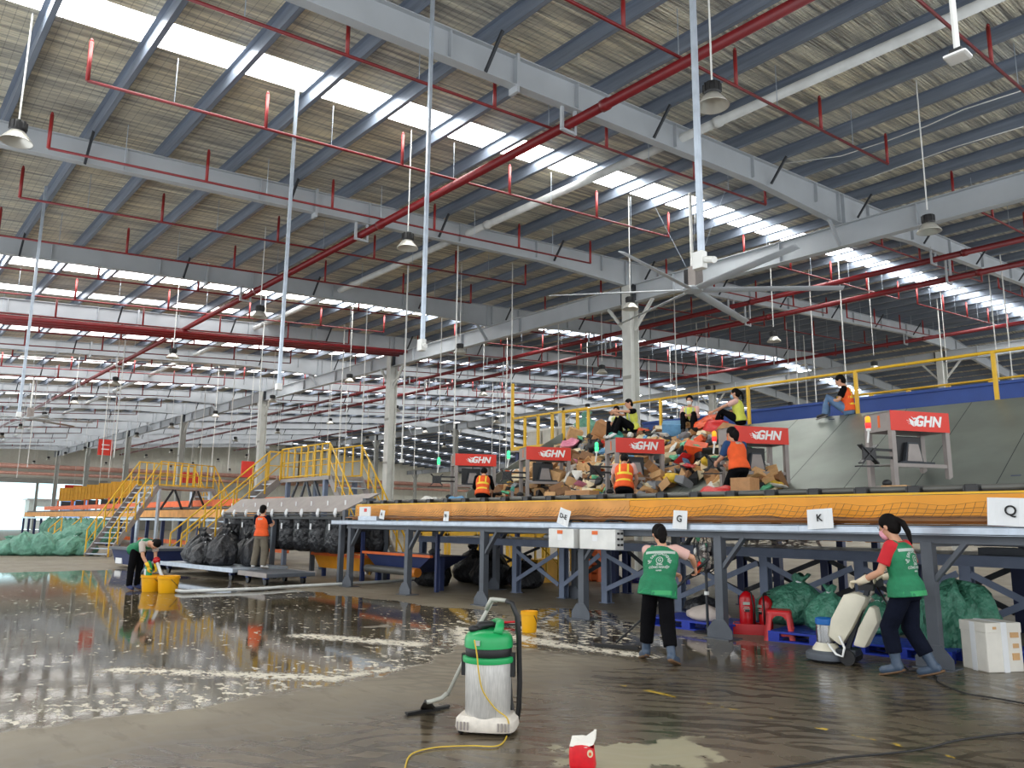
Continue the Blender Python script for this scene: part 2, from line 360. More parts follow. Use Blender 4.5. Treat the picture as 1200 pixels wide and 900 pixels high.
def text_mesh(txt, size, shear=0., extrude=.002, bold=0.):
    cu = bpy.data.curves.new('lettering', 'FONT'); cu.body = txt; cu.size = size; cu.shear = shear; cu.extrude = extrude; cu.offset = bold; cu.align_x = 'CENTER'; cu.align_y = 'CENTER'
    t = bpy.data.objects.new('lettering', cu); C.objects.link(t); dg = bpy.context.evaluated_depsgraph_get()
    me = bpy.data.meshes.new_from_object(t.evaluated_get(dg)); vs = [v.co.copy() for v in me.vertices]; fs = [tuple(p.vertices) for p in me.polygons]
    bpy.data.objects.remove(t); bpy.data.curves.remove(cu); bpy.data.meshes.remove(me); return vs, fs
def place_text(mb, txt, size, o, xdir, up, shear=0., bold=0., extrude=.002):
    vs, fs = text_mesh(txt, size, shear, extrude, bold); o, x, u = V(o), V(xdir).normalized(), V(up).normalized(); n = x.cross(u)
    mb.add([o+x*v.x+u*v.y+n*v.z for v in vs], fs)
# ================================================================== SETTING
RY0, RIDGE, RB, SL = 20.9, 49.0, 98., .0736
def roofz(Y, off=0.):
    return 11.0+off+SL*((Y if Y <= RIDGE else 2*RIDGE-Y)-RY0)
XR, XL = 3.0, -117.
struct(MB().box((-118, -3.5, -.2), (5, 104, 0)).build('floor', 'floor'))
# skylight strips leave gaps in the deck
full = [(-14.0, -13.1), (-30.2, -29.25), (-46.2, -45.3)]
strips = [(a, b, -1.5, RB, 'skylight') for a, b in full]
strips += [(-33.95, -33.1, 1., 14., 'skylight_dim')]+[(-x-.45, -x+.45, -1., RB, 'skylight_dim') for x in (41.2, 49.5, 57.6, 65.5, 73.5, 81.5, 89.5, 97.5, 105.5, 113)]
strips.sort()
deck = MB(); YS = (-1.5, RIDGE, RB)
def slab(mb, x0, x1, ya, yb):
    za, zb = roofz(ya, .28), roofz(yb, .28)
    mb.hexa([(x0, ya, za), (x1, ya, za), (x1, yb, zb), (x0, yb, zb), (x0, ya, za+.06), (x1, ya, za+.06), (x1, yb, zb+.06), (x0, yb, zb+.06)])
cur = XL
for (a, b, y0, y1, m) in strips:
    for ya, yb in zip(YS, YS[1:]):
        slab(deck, cur, a, ya, yb)
        if ya < y0-.1 and ya == -1.5: slab(deck, a, b, ya, y0)
        if y1 < yb: slab(deck, a, b, max(y1, ya), yb)
    cur = b
for ya, yb in zip(YS, YS[1:]): slab(deck, cur, XR, ya, yb)
struct(deck.build('ceiling', 'roof'))
k = 0
for (a, b, y0, y1, m) in strips:
    k += 1; s = MB()
    for ya, yb in zip(YS, YS[1:]):
        lo, hi = max(y0, ya), min(y1, yb)
        if hi > lo: slab(s, a, b, lo, hi)
    struct(s.build('window_%d' % k, m))
# purlins: C sections spaced along the slope
py = -.2+1.55*.2
k = 0
while py < 96:
    if abs(py-RIDGE) > .3:
        z = roofz(py); s = MB(); w_, h_ = .09, .28
        s.box((XL, py-.0035, z), (XR, py+.0035, z+h_)); s.box((XL, py, z), (XR, py+w_, z+.006)); s.box((XL, py-w_, z+h_-.006), (XR, py, z+h_)); s.box((XL, py+w_-.006, z), (XR, py+w_, z+.02))
        k += 1; struct(s.build('trim_%d' % k, 'purlin'))
    py += 1.55
# walls
ww = MB(); dz = [(-14, 12.), (30, 104)]
ww.box((-117.6, -14, 6.2), (-117, 12, 12)); ww.box((-117.6, -14, 0), (-117, -2., 6.2)); ww.box((-117.6, 27.5, 0), (-117, 104, 13.2)); ww.box((-117.6, 12, 6.2), (-117, 27.5, 12.6))
for i in range(115):
    y = -13+i; ww.box((-117.0, y, 6.3 if y < 27.5 else .0), (-116.96, y+.12, 11.5))
struct(ww.build('wall_left', 'wall'))
struct(MB().box((-118, 100, 0), (5, 100.4, 10)).build('wall_back', 'wall'))
struct(MB().box((-116.98, 27.5, .0), (-116.9, 100, 3.8)).build('baseboard_left', 'wall_low'))
struct(MB().box((-116.95, -14, 5.9), (-116.6, 27.5, 6.5)).build('trim_90', 'wall_low'))
# daylight seen through the loading door: bright outside, a building and a blue truck side
struct(MB().box((-130, -30, -1), (-129.8, 40, 14)).build('door_1', 'daylight_opening'))
struct(MB().box((-117.1, 19.2, 0), (-116.8, 19.5, 6.2)).build('door_2', 'wall_low'))
t = thing('truck_trailer', 'pale blue truck body outside the far loading door', 'truck', (-123, 23.8, 0)); MB().box((0, 0, 1.0), (-2.4, 3.4, 4.2)).build('cargo_box', 'p_blue_far', t, bevel=.05); MB().box((.05, .3, .5), (-2.2, 3.0, 1.0)).build('chassis', 'dark_steel', t)
for q in (.5, 2.6): MB().tube([(0, q, .5), (-.3, q, .5)], .5, 16).build('wheel', 'black', t)
t = thing('gate_house', 'small grey gate house with a bright window outside the far door', 'building', (-124, 19.8, 0)); MB().box((0, 0, 0), (-3, 3.6, 3.9)).build('wall', 'wall_low', t); MB().box((.05, .6, 1.2), (0, 2.6, 3.)).build('window', 'daylight_opening', t); MB().box((.3, -.3, 3.9), (-3.3, 3.9, 4.1)).build('roof', 'kiosk_grey', t)
# ================================================================== STEEL FRAME
JY = (20.9, 48.6, 75.5); JZ = (10.04, 11.75, 10.2)
rx = [-2.1-8.03*i for i in range(15)]
def rafter(X, y0, y1, name, label):
    t = thing(name, label, 'rafter', (X, y0, 0), 0, 'sloping roof rafters')
    up = y1 <= RIDGE+.1
    segs = ([(y0, JY[0]-4.3, .5, .66), (JY[0]-4.3, JY[0], .66, .95), (JY[0], JY[0]+4.5, .95, .66), (JY[0]+4.5, 44, .66, .6), (44, y1, .6, .9)] if up else [(y0, y0+5, .9, .6), (y0+5, 71, .6, .62), (71, JY[2], .62, .95), (JY[2], 80, .95, .6), (80, y1, .6, .5)])
    mb = MB()
    for a, b, d0, d1 in segs: mb.ibeam((0, a-y0, roofz(a)), (0, b-y0, roofz(b)), .2, d0, d1, .014, .02)
    mb.build('web', 'beam', t)
    y = y0+2.3
    while y < y1-1 and X > -70:
        MB().box((-.095, y-y0-.008, roofz(y)-.55), (.095, y-y0+.008, roofz(y)-.02)).build('stiffener_plate', 'beam', t); y += 3.1
    yy = 8.6 if up else 84
    MB().box((-.12, yy-y0-.03, roofz(yy)-.72), (.12, yy-y0+.03, roofz(yy)+.05)).build('splice_plate', 'beam', t)
    yy = JY[0] if up else JY[2]
    for q in (-.15, .12): MB().box((-.1, yy-y0+q, roofz(yy)-.95), (.1, yy-y0+q+.03, roofz(yy)-.02)).build('bearing_plate', 'beam', t)
    i = 0; y = .11+1.55
    while y < y1:
        if y > y0 and i % 3 == 1 and y < 46:
            MB().bar((.1, y-y0-.02, roofz(y)-.58), (.55, y-y0, roofz(y)+.02), .05, .05).build('flange_brace', 'dark_steel', t)
        y += 1.55; i += 1
    return t
for i, X in enumerate(rx[1:], 1):
    rafter(X, -1.4, RIDGE, 'roof_rafter', 'grey tapered steel rafter sloping up under the near roof')
    if X > -75: rafter(X, RIDGE, 97, 'roof_rafter', 'grey steel rafter sloping down on the far side of the ridge')
cx = [-2.0-16.05*i for i in range(8)]
def column(X, Y, ztop):
    t = thing('steel_column', ['pale grey steel column holding the long near girder', 'pale grey steel column under the second girder at the ridge', 'pale grey steel column in the far row'][JY.index(Y)], 'column', (X, Y, 0), 0, 'steel columns')
    s = MB(); s.box((-.2, -.22, 0), (.2, -.2, ztop)); s.box((-.2, .2, 0), (.2, .22, ztop)); s.box((-.01, -.2, 0), (.01, .2, ztop)); s.build('shaft', 'column', t)
    MB().box((-.3, -.3, 0), (.3, .3, .03)).build('base_plate', 'column', t)
    for z in (1.6, 4.4, 6.6): MB().box((-.2, -.235, z), (.2, -.22, z+.12)).build('splice_plate', 'wall_low', t)
    zb = ztop-.64
    for sx in (-1, 1): MB().bar((sx*.2, 0, zb-1.0), (sx*1.05, 0, zb), .1, .1).build('knee_brace', 'column', t)
    
    for sx in (-.28, .28): MB().box((sx-.02, -.16, zb), (sx+.02, .16, ztop+.02)).build('girder_seat', 'dark_steel', t)
for j, Y in enumerate(JY):
    for X in cx:
        if X > -1: continue
        column(X, Y, JZ[j]-.02)
for j, Y in enumerate(JY):
    t = thing('roof_girder', ['long pale grey girder running along the near row of columns', 'grey girder along the ridge behind the yellow hand rail', 'far grey girder beyond the ridge'][j], 'girder', (0, Y, 0), 0)
    s = MB(); s.ibeam((XL, 0, JZ[j]), (XR, 0, JZ[j]), .26, .66, .66, .016, .025); s.build('beam', 'beam', t)
    x = -4.0
    while x > XL:
        MB().box((x-.008, -.12, JZ[j]-.64), (x+.008, .12, JZ[j]-.02)).build('stiffener_plate', 'beam', t); x -= 4.01
    for X in rx[1::2]:
        if X > -75: MB().bar((X-.55, 0, JZ[j]+.55-.5), (X, -.02, JZ[j]-.66), .1, .06).build('brace', 'beam', t) if False else None
        if X > -75: MB().bar((X, -.75, roofz(Y-.75)-.78), (X, -.1, JZ[j]-.62), .14, .05, (1, 0, 0)).build('gusset_strut', 'beam', t)
# ================================================================== PIPES UNDER THE ROOF
def xpipe(name, label, Y, z, r, x0, x1, m='pipe_red', hang=True, off=.5):
    t = thing(name, label, 'pipe', (0, Y, z))
    MB().tube([(x0, 0, 0), (x1, 0, 0)], r, 12).build('pipe_run', m, t, smooth=True)
    for X in rx[1:]:
        if x0 < X < x1: MB().tube([(X+.9, 0, 0), (X+1.05, 0, 0)], r*1.22, 12).build('coupling', m, t, smooth=True)
    if hang:
        for X in rx[1:]:
            if x0 < X < x1:
                s = MB(); zt = roofz(Y)-.55-z
                s.box((X-.03, -r-.11, -r-.04), (X+.03, -r-.05, max(zt, r))); s.box((X-.03, r+.05, -r-.04), (X+.03, r+.11, max(zt, r))); s.box((X-.03, -r-.11, -r-.08), (X+.03, r+.11, -r-.03))
                s.build('hanger', 'beam', t)
xpipe('sprinkler_main', 'thick red sprinkler main crossing the whole roof diagonally in front', 10.0, 9.27, .095, -116, XR)
xpipe('sprinkler_main', 'red main pipe just behind the near girder, upper of two', 27.4, 10.52, .1, -116, XR)
xpipe('sprinkler_main', 'red main pipe behind the ceiling fan, lower of two', 28.6, 10.1, .1, -116, XR)
xpipe('sprinkler_main', 'red main pipe in front of the ridge girder', 44.2, 11.7, .1, -116, XR)
xpipe('drain_pipe', 'fat pale grey drain pipe slung just under the purlins', 13.6, 10.22, .1, -116, XR, 'pvc', False)
def branch(X, ya, yb, label):
    t = thing('sprinkler_branch', label, 'pipe', (X, 0, 0), 0, 'red sprinkler branch pipes')
    MB().tube([(0, ya, roofz(ya, -.8)), (0, yb, roofz(yb, -.8))], .029, 8).build('pipe_run', 'pipe_red', t, smooth=True)
    n = max(1, round((yb-ya)/3.1))
    for i in range(n+1):
        y = ya+(yb-ya)*i/n; z = roofz(y, -.8)
        s = MB(); s.tube([(0, y, z), (0, y, z+.72)], .036, 8); s.lathe([(.02, .72), (.03, .75), (.012, .78)], (0, y, z), 8); s.build('riser', 'riser_red', t, smooth=True)
        if i < n: yy = y+1.4; MB().tube([(0, yy, roofz(yy, -.8)), (0, yy, roofz(yy, .1))], .008, 5).build('hanger_rod', 'galv', t)
    return t
for i in range(33):
    X = -4.2-3.22*i
    if i > 14 and i % 2: continue
    if i == 0: b0 = branch(X, 2.35, 17.85, 'thin red sprinkler branch pipe with upright stubs, near roof')
    else: o = dup(b0); o.location.x = X
    if i < 20:
        if i == 0: b1 = branch(X, 21.8, 33.4, 'thin red sprinkler branch pipe with stubs behind near girder'); b2 = branch(X, 35.3, 46.8, 'thin red sprinkler branch pipe with stubs towards the ridge')
        else:
            o = dup(b1); o.location.x = X; o = dup(b2); o.location.x = X
for i in range(3):
    X = -32.4-.36*i; o = MB().tube([(X, .5, roofz(.5, -1.1-.03*i)), (X, 20.65, roofz(20.65, -1.1-.03*i))], .085, 10).build('pipe_run', 'pipe_red', None, smooth=True)
    o.name = 'sprinkler_riser_pipe'; tag(o, 'one of three parallel red pipes running up the slope at left', 'pipe', 'parallel red pipes')
s = thing('tie_bar', 'long bright white bar under the roof at the far left', 'bar'); MB().tube([(-43.3, 1, roofz(1, -.5)), (-43.3, 20.5, roofz(20.5, -.5))], .05, 8).build('rod', 'white_metal', s)
# high-bay lamps on a regular grid
def lamp():
    t = thing('high_bay_lamp', 'bell shaped high bay lamp hanging on a white cord', 'lamp', (0, 0, 0), 0, 'high bay lamps')
    MB().tube([(0, 0, .36), (0, 0, 2.6)], .014, 6).build('cord', 'white_metal', t)
    s = MB(); s.lathe([(.05, .36), (.115, .34), (.125, .3), (.125, .2), (.11, .17), (.05, .16)], n=16)
    for j in range(10): a = 2*PI*j/10; s.bar((.12*math.cos(a), .12*math.sin(a), .2), (.12*math.cos(a), .12*math.sin(a), .33), .02, .03)
    s.build('housing', 'black', t)
    s = MB(); s.lathe([(.09, .17), (.11, .165), (.16, .1), (.235, .0), (.24, -.012), (.23, -.008), (.15, .09), (.09, .15)], n=24); s.build('lamp_shade', 'lamp_shade', t, smooth=True)
    return t
l0 = None
for i in range(13):
    for j in range(6):
        X, Y = -6.1-8.05*i, 1.5+7.45*j
        if l0 is None: o = l0 = lamp()
        else: o = dup(l0)
        z = 7.56 if j < 3 else 7.8; o.location = (X, Y, z)
        L_ = roofz(Y, .3)-z 
        for c in o.children:
            if c.name.startswith('cord'): c.scale.z = (L_)/2.6
# dropping poles with small boxes
def pole(X, Y, zb, r, label, m='white_metal', box=None, group='hanging service poles'):
    t = thing('hanging_pole', label, 'pole', (X, Y, 0), 0, group)
    zt = roofz(Y, .3)
    if r > .03: r *= .8; MB().box((-r, -r, zb), (r, r, zt)).build('shaft', 'galv', t)
    else: MB().tube([(0, 0, zb), (0, 0, zt)], r, 6).build('shaft', m, t)
    if box == 'cam':
        MB().box((-.08, -.04, zb-.1), (.04, .04, zb+.07)).build('junction_box', 'white_metal', t, bevel=.008)
        MB().tube([(.05, 0, zb-.02), (.2, -.08, zb-.08)], .032, 8).build('camera_head', 'white_metal', t)
    elif box == 'ap':
        MB().box((-.058, -.058, zb-.03), (.058, .058, zb-.01)).build('antenna_plate', 'white', t, bevel=.015)
        MB().box((-.03, -.03, zb-.01), (.03, .03, zb+.02)).build('mount', 'black', t)
    elif box == 'box': MB().box((-.06, -.05, zb-.1), (.06, .05, zb+.02)).build('end_box', 'white', t)
    return t
P = onz(495, 403, 4.1); pole(P.x, P.y, 4.1, .031, 'square galvanised pole hanging in front of the main red pipe', box='cam')
P = onz(822, 303, 4.1); pole(P.x, P.y, 4.1, .0305, 'square galvanised pole with camera box in front of ceiling fan', box='cam')
P = onz(1122, 63, 4.1); pole(P.x, P.y, 4.1, .016, 'short white pole with square antenna plate, upper right', box='ap')
pole(-13.9, 6.06, 4.1, .035, 'square galvanised pole hanging from first skylight strip at left', box='box')
pole(-22.2, 3.11, 4.1, .04, 'square galvanised pole hanging at the far left of the roof', box='box')
pole(-22.2, 14.1, 3.6, .03, 'white pole with small end box left of second column', box='box')
for X, Y, zb in ((-19.3, 14.1, 4.4), (-21.2, 18., 4.2), (-26.5, 15., 3.9), (-30, 12.3, 4.5), (-33, 17.5, 4), (-25, 24, 4.2), (-31, 26, 4), (-36.5, 24, 4.4), (-20, 26, 5), (-15.5, 29, 5.5), (-13.5, 27.5, 6), (-18.5, 33, 5.5), (-24, 33, 5), (-40, 15, 4), (-44, 10, 4.2), (-48, 17, 4), (-52, 8, 4.4), (-41, 21, 4.3), (-56, 19, 4), (-45.5, 5.2, 4.4), (-37.5, 9, 4.2), (-62, 9, 4.2), (-66, 15, 4.), (-11.5, 37, 6.), (-14.8, 40, 6.), (-23, 42, 5.5), (-33, 40, 5), (-9.8, 33, 6), (-50, 27, 4.2), (-59, 26, 4.2), (-70, 22, 4.), (-40, 33, 4.4), (-47, 38, 4.4), (-28.5, 20, 4.2), (-72, 8, 4.2), (-55, 13, 4.1), (-29, 34, 5), (-62, 33, 4.4)):
    pole(X, Y, zb, .022, 'thin pale service pole hanging from the roof', m='white_metal')
# big ceiling fan
def big_fan(X, Y, z, label, R=3.95, a0=.16):
    t = thing('ceiling_fan', label, 'ceiling fan', (X, Y, z))
    MB().tube([(0, 0, .55), (0, 0, roofz(Y)-z)], .045, 8).build('down_rod', 'white_metal', t)
    s = MB(); s.box((-.2, -.13, .08), (-.02, .13, .6)); s.build('motor', 'black', t, bevel=.02)
    s = MB(); s.box((-.02, -.17, .06), (.22, .17, .62)); 
    for j in range(8): s.box((.22, -.12, .12+j*.055), (.235, .12, .14+j*.055))
    s.build('control_box', 'kiosk_grey', t)
    MB().lathe([(.06, .1), (.26, .07), (.3, .02), (.26, -.04), (.08, -.06)], n=20).build('hub', 'beam', t, smooth=.6)
    for j in range(6):
        a = a0+j*PI/3; d = V((math.cos(a), math.sin(a), 0)); n = V((-math.sin(a), math.cos(a), 0))
        s = MB(); s.rings([(d*.2, .06, .03), (d*.35+V((0, 0, .0)), .13, .03), (d*R*.5+V((0, 0, -.02)), .125, .024), (d*R+V((0, 0, -.05)), .11, .018)], 10, side=n-V((0, 0, .32))); s.build('blade', 'beam', t, smooth=True)
    for j in range(3):
        a = j*2*PI/3; d = V((math.cos(a), math.sin(a), 0)); MB().tube([d*.15+V((0, 0, .6)), d*1.3+V((0, 0, roofz(Y)-z))], .006, 4).build('guy_wire', 'galv', t)
P = onz(812, 340, 7.9); big_fan(P.x, P.y, 7.9, 'huge six bladed ceiling fan hanging before the near girder', a0=math.atan2(15.81-17.01, -8.66+12.44))
big_fan(-50.5, 7.6, 7.0, 'distant white six bladed ceiling fan at far left', 3.2, .1)

def onroof(x, y, off=-.06):
    d = ray(x, y); k = (11+off-SL*RY0-1.6)/(d.z-SL*d.y); return EYE+d*k
for nm, pts in (('thin white cable drooping under the purlins at upper right', ((915, 192), (985, 183), (1040, 165), (1085, 148), (1130, 128), (1198, 106))), ('thin white conduit running along a purlin at upper right', ((980, 222), (1050, 197), (1120, 172), (1200, 148)))):
    tag(MB().tube([onroof(*p) for p in pts], .012, 6).build('cable', 'white_metal', None, smooth=True), nm, 'cable')
# ================================================================== FRONT SORTING CONVEYOR
def bevbox(a, b, name, m, par, bev=.006): return MB().box(a, b).build(name, m, par, bevel=bev)
cv = thing('sorting_conveyor', 'long yellow sided sorting conveyor on grey legs with wire guard', 'conveyor', (-9, 9.65, 0))
ox = lambda x: x+9.          # world x -> local
XA, XB = -17.75, .6
def cbox(x0, y0, z0, x1, y1, z1): return MB().box((ox(x0), y0-9.65, z0), (ox(x1), y1-9.65, z1))
s = cbox(XA-.6, 9.62, 1.5, XB, 9.635, 1.595); s.box((ox(XA-.6), -.03, 1.585), (ox(XB), .2, 1.6)); s.box((ox(XA-.6), -.03, 1.495), (ox(XB), .1, 1.51))
x = XA
while x < XB: s.box((ox(x), -.034, 1.5), (ox(x)+.006, -.028, 1.595)); x += 2.45
s.build('ledge', 'galv', cv)
cbox(XA, 9.74, 1.40, XB, 9.86, 1.5).build('long_beam', 'leg_grey', cv); cbox(XA, 11.2, 1.40, XB, 11.3, 1.5).build('long_beam', 'leg_grey', cv)
s = cbox(XA, 9.88, 1.62, XB, 9.95, 1.69); s.box((ox(XA), .12, 1.655), (ox(XB), .32, 1.69)); s.build('lower_flange', 'conv_orange', cv)  # yellow flange; the darker orange paints in the shade of its recess
cbox(-8.7, 9.98, 1.69, XB, 10.03, 1.965).build('side_panel', 'conv_yellow', cv)
cbox(XA, 9.98, 1.69, -16.2, 10.03, 1.965).build('side_panel', 'conv_yellow', cv)
s = MB()      # kraft covering, slightly buckled sheets
for i in range(6):
    x0, x1 = -16.2+i*1.25, -16.2+(i+1)*1.25; vs = []
    for k in range(9):
        x = x0+(x1-x0)*k/8; b = .012*math.sin(k*1.1+i)
        vs += [(ox(x), .33+b, 1.69+.03*math.sin(k*.8+i*2)), (ox(x), .31+b*.5, 1.968), (ox(x), .36, 1.968), (ox(x), .36, 1.69)]
    s.add(vs, [(k*4+j, k*4+(j+1) % 4, k*4+4+(j+1) % 4, k*4+4+j) for k in range(8) for j in range(4)]+[(0, 1, 2, 3), (35, 34, 33, 32)])
s.build('kraft_cover', 'kraft', cv)
cbox(XA, 9.99, 1.972, XB, 10.04, 1.998).build('top_flange', 'rail_yellow', cv)
MB().tube([(ox(XA), .5, 2.045), (ox(XB), .5, 2.045)], .042, 12).build('roller_tube', 'roller', cv, smooth=True)
for i in range(23):
    x = -3.52-.654*i
    for q in ([x] if i < 23 else []):
        if q > XA+.2:
            s = MB(); s.box((ox(q)-.07, .37, 1.985), (ox(q)+.07, .56, 2.085)); s.box((ox(q)-.085, .36, 2.0), (ox(q)-.06, .57, 2.07)); s.box((ox(q)+.06, .36, 2.0), (ox(q)+.085, .57, 2.07)); s.build('clamp', 'black_plastic', cv, bevel=.008)
for q in (-2.87, -2.2, -1.5): MB().box((ox(q)-.07, .37, 1.985), (ox(q)+.07, .56, 2.085)).build('clamp', 'black_plastic', cv, bevel=.008)
cbox(XA, 10.1, 1.86, XB, 13.3, 1.93).build('deck', 'roller', cv)
# sagging wire guard between the panel and the ledge
s = MB(); n = 176; xs = [XA+(XB-XA)*i/n for i in range(n+1)]
def sag(x, v): 
    d = .5+.5*math.sin(x*2.1)+.25*math.sin(x*5.3); return V((ox(x), .33-.31*v-.03*math.sin(PI*v)*d, 1.86-.17*v-.045*math.sin(PI*v)*(1+.6*d)+.02*math.sin(x*7)*(1-v)))
for x in xs: s.tube([sag(x, v) for v in (0, .33, .66, 1)], .0022, 3, False)
for v in (0, .2, .4, .6, .8, 1): s.tube([sag(x, v) for x in xs], .0022, 3, False)
s.build('wire_guard', 'dark_steel', cv)
s = MB(); vs = []
for x in xs: vs += [sag(x, .42)-V((0, 0, .03)), sag(x, 1.)-V((0, 0, .03)), sag(x, 1.)-V((0, 0, .036)), sag(x, .42)-V((0, 0, .036))]
s.add(vs, [(k*4+j, k*4+(j+1) % 4, k*4+4+(j+1) % 4, k*4+4+j) for k in range(n) for j in range(4)]); s.build('sagging_tray', 'box_dark', cv)
LX = (-6.83, -9.58, -12.29, -14.99, -17.58, -3.95, -1.2)
for i, x in enumerate(LX):
    for Y in (9.78, 12.3):
        if Y > 10 and x > -9: continue
        h = .065; a = (ox(x)-h, Y-9.65-h, .02); b = (ox(x)+h, Y-9.65+h, 1.42)
        lg = MB().box(a, b).build('leg', 'leg_grey', cv, bevel=.006)
        s = MB(); q = .17
        s.prism([(ox(x)-.21, Y-9.65-h-.012, 0), (ox(x)+.21, Y-9.65-h-.012, 0), (ox(x)+.21, Y-9.65-h-.012, .12), (ox(x)+.09, Y-9.65-h-.012, .26), (ox(x)-.09, Y-9.65-h-.012, .26), (ox(x)-.21, Y-9.65-h-.012, .12)], (0, .012, 0))
        s.box((ox(x)-.21, Y-9.65-q, 0), (ox(x)+.21, Y-9.65+q, .014)); s.build('foot_plate', 'leg_grey', lg).parent = cv
        MB().bar((ox(x)+.05, Y-9.65, .98), (ox(x)+.42, Y-9.65, 1.42), .09, .05).build('knee_brace', 'leg_grey', cv)
        if Y < 10: MB().box((ox(x)-.05, .1, 1.36), (ox(x)+.05, 2.6, 1.44)).build('cross_beam', 'leg_grey', cv)
# control boxes below the ledge
for (x0, x1, side, lab) in ((-10.18, -9.56, 0, 'white control box under the ledge, the left of two'), (-9.42, -8.62, 1, 'wider white control box under the ledge, with side knobs')):
    t = thing('control_box', lab, 'control box', (x0, 9.53, 1.17))
    W = x1-x0; bevbox((0, 0, 0), (W, .2, .32), 'cabinet', 'white_metal', t, .01)
    MB().box((W*.36, -.006, .235), (W*.36+.13, 0, .295)).build('orange_tag', 'orange_tag', t)
    MB().box((W*.36+.01, -.004, .13), (W*.36+.12, 0, .22)).build('paper_tag', 'paper', t)
    if side:
        for r_ in range(3):
            for c_ in range(2): MB().tube([(W, .06+.08*c_, .08+.09*r_), (W+.03, .06+.08*c_, .08+.09*r_)], .018, 10).build('knob', 'black', t)
    s = MB()
    for j in range(4): s.tube([(W*.55+j*.03, .12, .32), (W*.55+j*.03, .12, .42), (W*.6+j*.02, .16, .47), (W*.95, .2, .46), (W*1.15, .24, .41)], .013, 6)
    s.build('cables', 'black', t, smooth=True)
# lettered paper signs clipped to the ledge
for (p, q, txt, tilt, wd, hg, lab) in (((661, 606), 0, 'D-E', .28, .27, .28, 'small tilted paper sign reading D-E'), ((797, 609), 0, 'G', .05, .255, .27, 'white paper sign reading G'), ((961, 608), 0, 'K', -.06, .345, .25, 'white paper sign reading K'), ((1185, 600), 0, 'Q', .04, .46, .3, 'white paper sign reading Q at right edge'), ((523, 605), 0, 'N', .0, .17, .2, 'small paper sign reading N left of control boxes'), ((448, 603), 0, 'A', .12, .2, .2, 'crumpled paper sign beside the grey box at conveyor end')):
    P = ony(p[0], p[1], 9.585); t = thing('paper_sign', lab+', clipped to the conveyor ledge' if len(lab.split()) < 9 else lab, 'paper sign', P)
    u = V((math.sin(tilt), 0, math.cos(tilt))); xd = V((math.cos(tilt), 0, -math.sin(tilt)))
    s = MB(); nx = 6; vs = []
    for j in range(nx+1):
        for e in (-1, 1):
            f = (j/nx-.5)*wd; b = .008*math.sin(j*1.3+e)-.012*(e < 0); vs += [xd*f+u*(e*hg/2)+V((0, b, 0)), xd*f+u*(e*hg/2)+V((0, b+.003, 0))]
    s.add(vs, [f for j in range(nx) for f in ((4*j, 4*j+2, 4*j+6, 4*j+4), (4*j+1, 4*j+5, 4*j+7, 4*j+3), (4*j+2, 4*j+3, 4*j+7, 4*j+6), (4*j, 4*j+4, 4*j+5, 4*j+1))]); s.build('sheet', 'paper', t)
    s = MB(); place_text(s, txt, hg*(.5 if len(txt) < 2 else .4), (0, -.022, .01), xd, u, 0, .002); s.build('lettering', 'ink', t)
t = thing('notice_box', 'grey box with printed notice at the left end of conveyor', 'box', (-17.0, 9.62, 1.6)); MB().box((0, 0, 0), (.85, .2, .1)).build('tray', 'galv', t); MB().box((.05, -.004, .1), (.55, .02, .32)).build('notice_sheet', 'paper', t); MB().box((.28, -.008, .2), (.4, -.004, .28)).build('red_print', 'sign_red', t)
# ================================================================== LOWER BLUE-GREY TABLE WITH CROSS BRACES
tb = thing('lower_table', 'blue grey steel table with crossed braces behind the front legs', 'table', (-9, 12.1, 0))
TX0, TX1 = -18.0, .5
s = MB(); s.box((ox(TX0), -.05, 1.06), (ox(TX1), -.03, 1.2)); s.box((ox(TX0), -.08, 1.19), (ox(TX1), .06, 1.205)); s.box((ox(TX0), -.08, 1.05), (ox(TX1), .06, 1.065)); s.build('front_channel', 'table_blue', tb)
s = MB(); s.box((ox(TX0), 2.0, 1.06), (ox(TX1), 2.06, 1.2)); s.build('rear_channel', 'table_blue', tb)
MB().box((ox(TX0), .06, 1.19), (ox(TX1), 2.0, 1.2)).build('table_top', 'roller', tb)
lx = [-17.85, -14.0, -12.44, -11.2, -9.35, -7.55, -5.9, -4.4, -2.9, -1.4]
for i, x in enumerate(lx):
    for Y in (0, 2.03):
        s = MB(); s.ibeam((ox(x), Y-.06, 1.06), (ox(x), Y+.06, 1.06), .13, 1.06, 1.06, .012, .012) if False else s.box((ox(x)-.075, Y-.075, .012), (ox(x)+.075, Y-.06, 1.06))
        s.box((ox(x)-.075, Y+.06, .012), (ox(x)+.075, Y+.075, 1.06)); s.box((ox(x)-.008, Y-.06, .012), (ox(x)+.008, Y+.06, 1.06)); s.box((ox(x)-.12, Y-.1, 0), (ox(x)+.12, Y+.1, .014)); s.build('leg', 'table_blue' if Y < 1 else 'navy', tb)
    if i+1 < len(lx):
        x2 = lx[i+1]
        if i == 0: continue
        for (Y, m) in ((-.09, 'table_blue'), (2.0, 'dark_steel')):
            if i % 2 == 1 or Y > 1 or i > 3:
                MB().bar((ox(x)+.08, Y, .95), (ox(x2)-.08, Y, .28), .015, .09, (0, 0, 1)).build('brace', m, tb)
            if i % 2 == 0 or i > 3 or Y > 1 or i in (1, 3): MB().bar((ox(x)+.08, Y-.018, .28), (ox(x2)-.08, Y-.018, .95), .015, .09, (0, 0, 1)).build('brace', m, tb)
MB().bar((ox(-17.7), 2., .2), (ox(-15.4), 2., .95), .02, .07).build('brace', 'dark_steel', tb); MB().bar((ox(-17.7), 2.02, .95), (ox(-15.4), 2.02, .2), .02, .07).build('brace', 'dark_steel', tb)
MB().box((ox(-15.35), -.02, 0), (ox(-15.2), .1, 1.06)).build('leg', 'navy', tb)
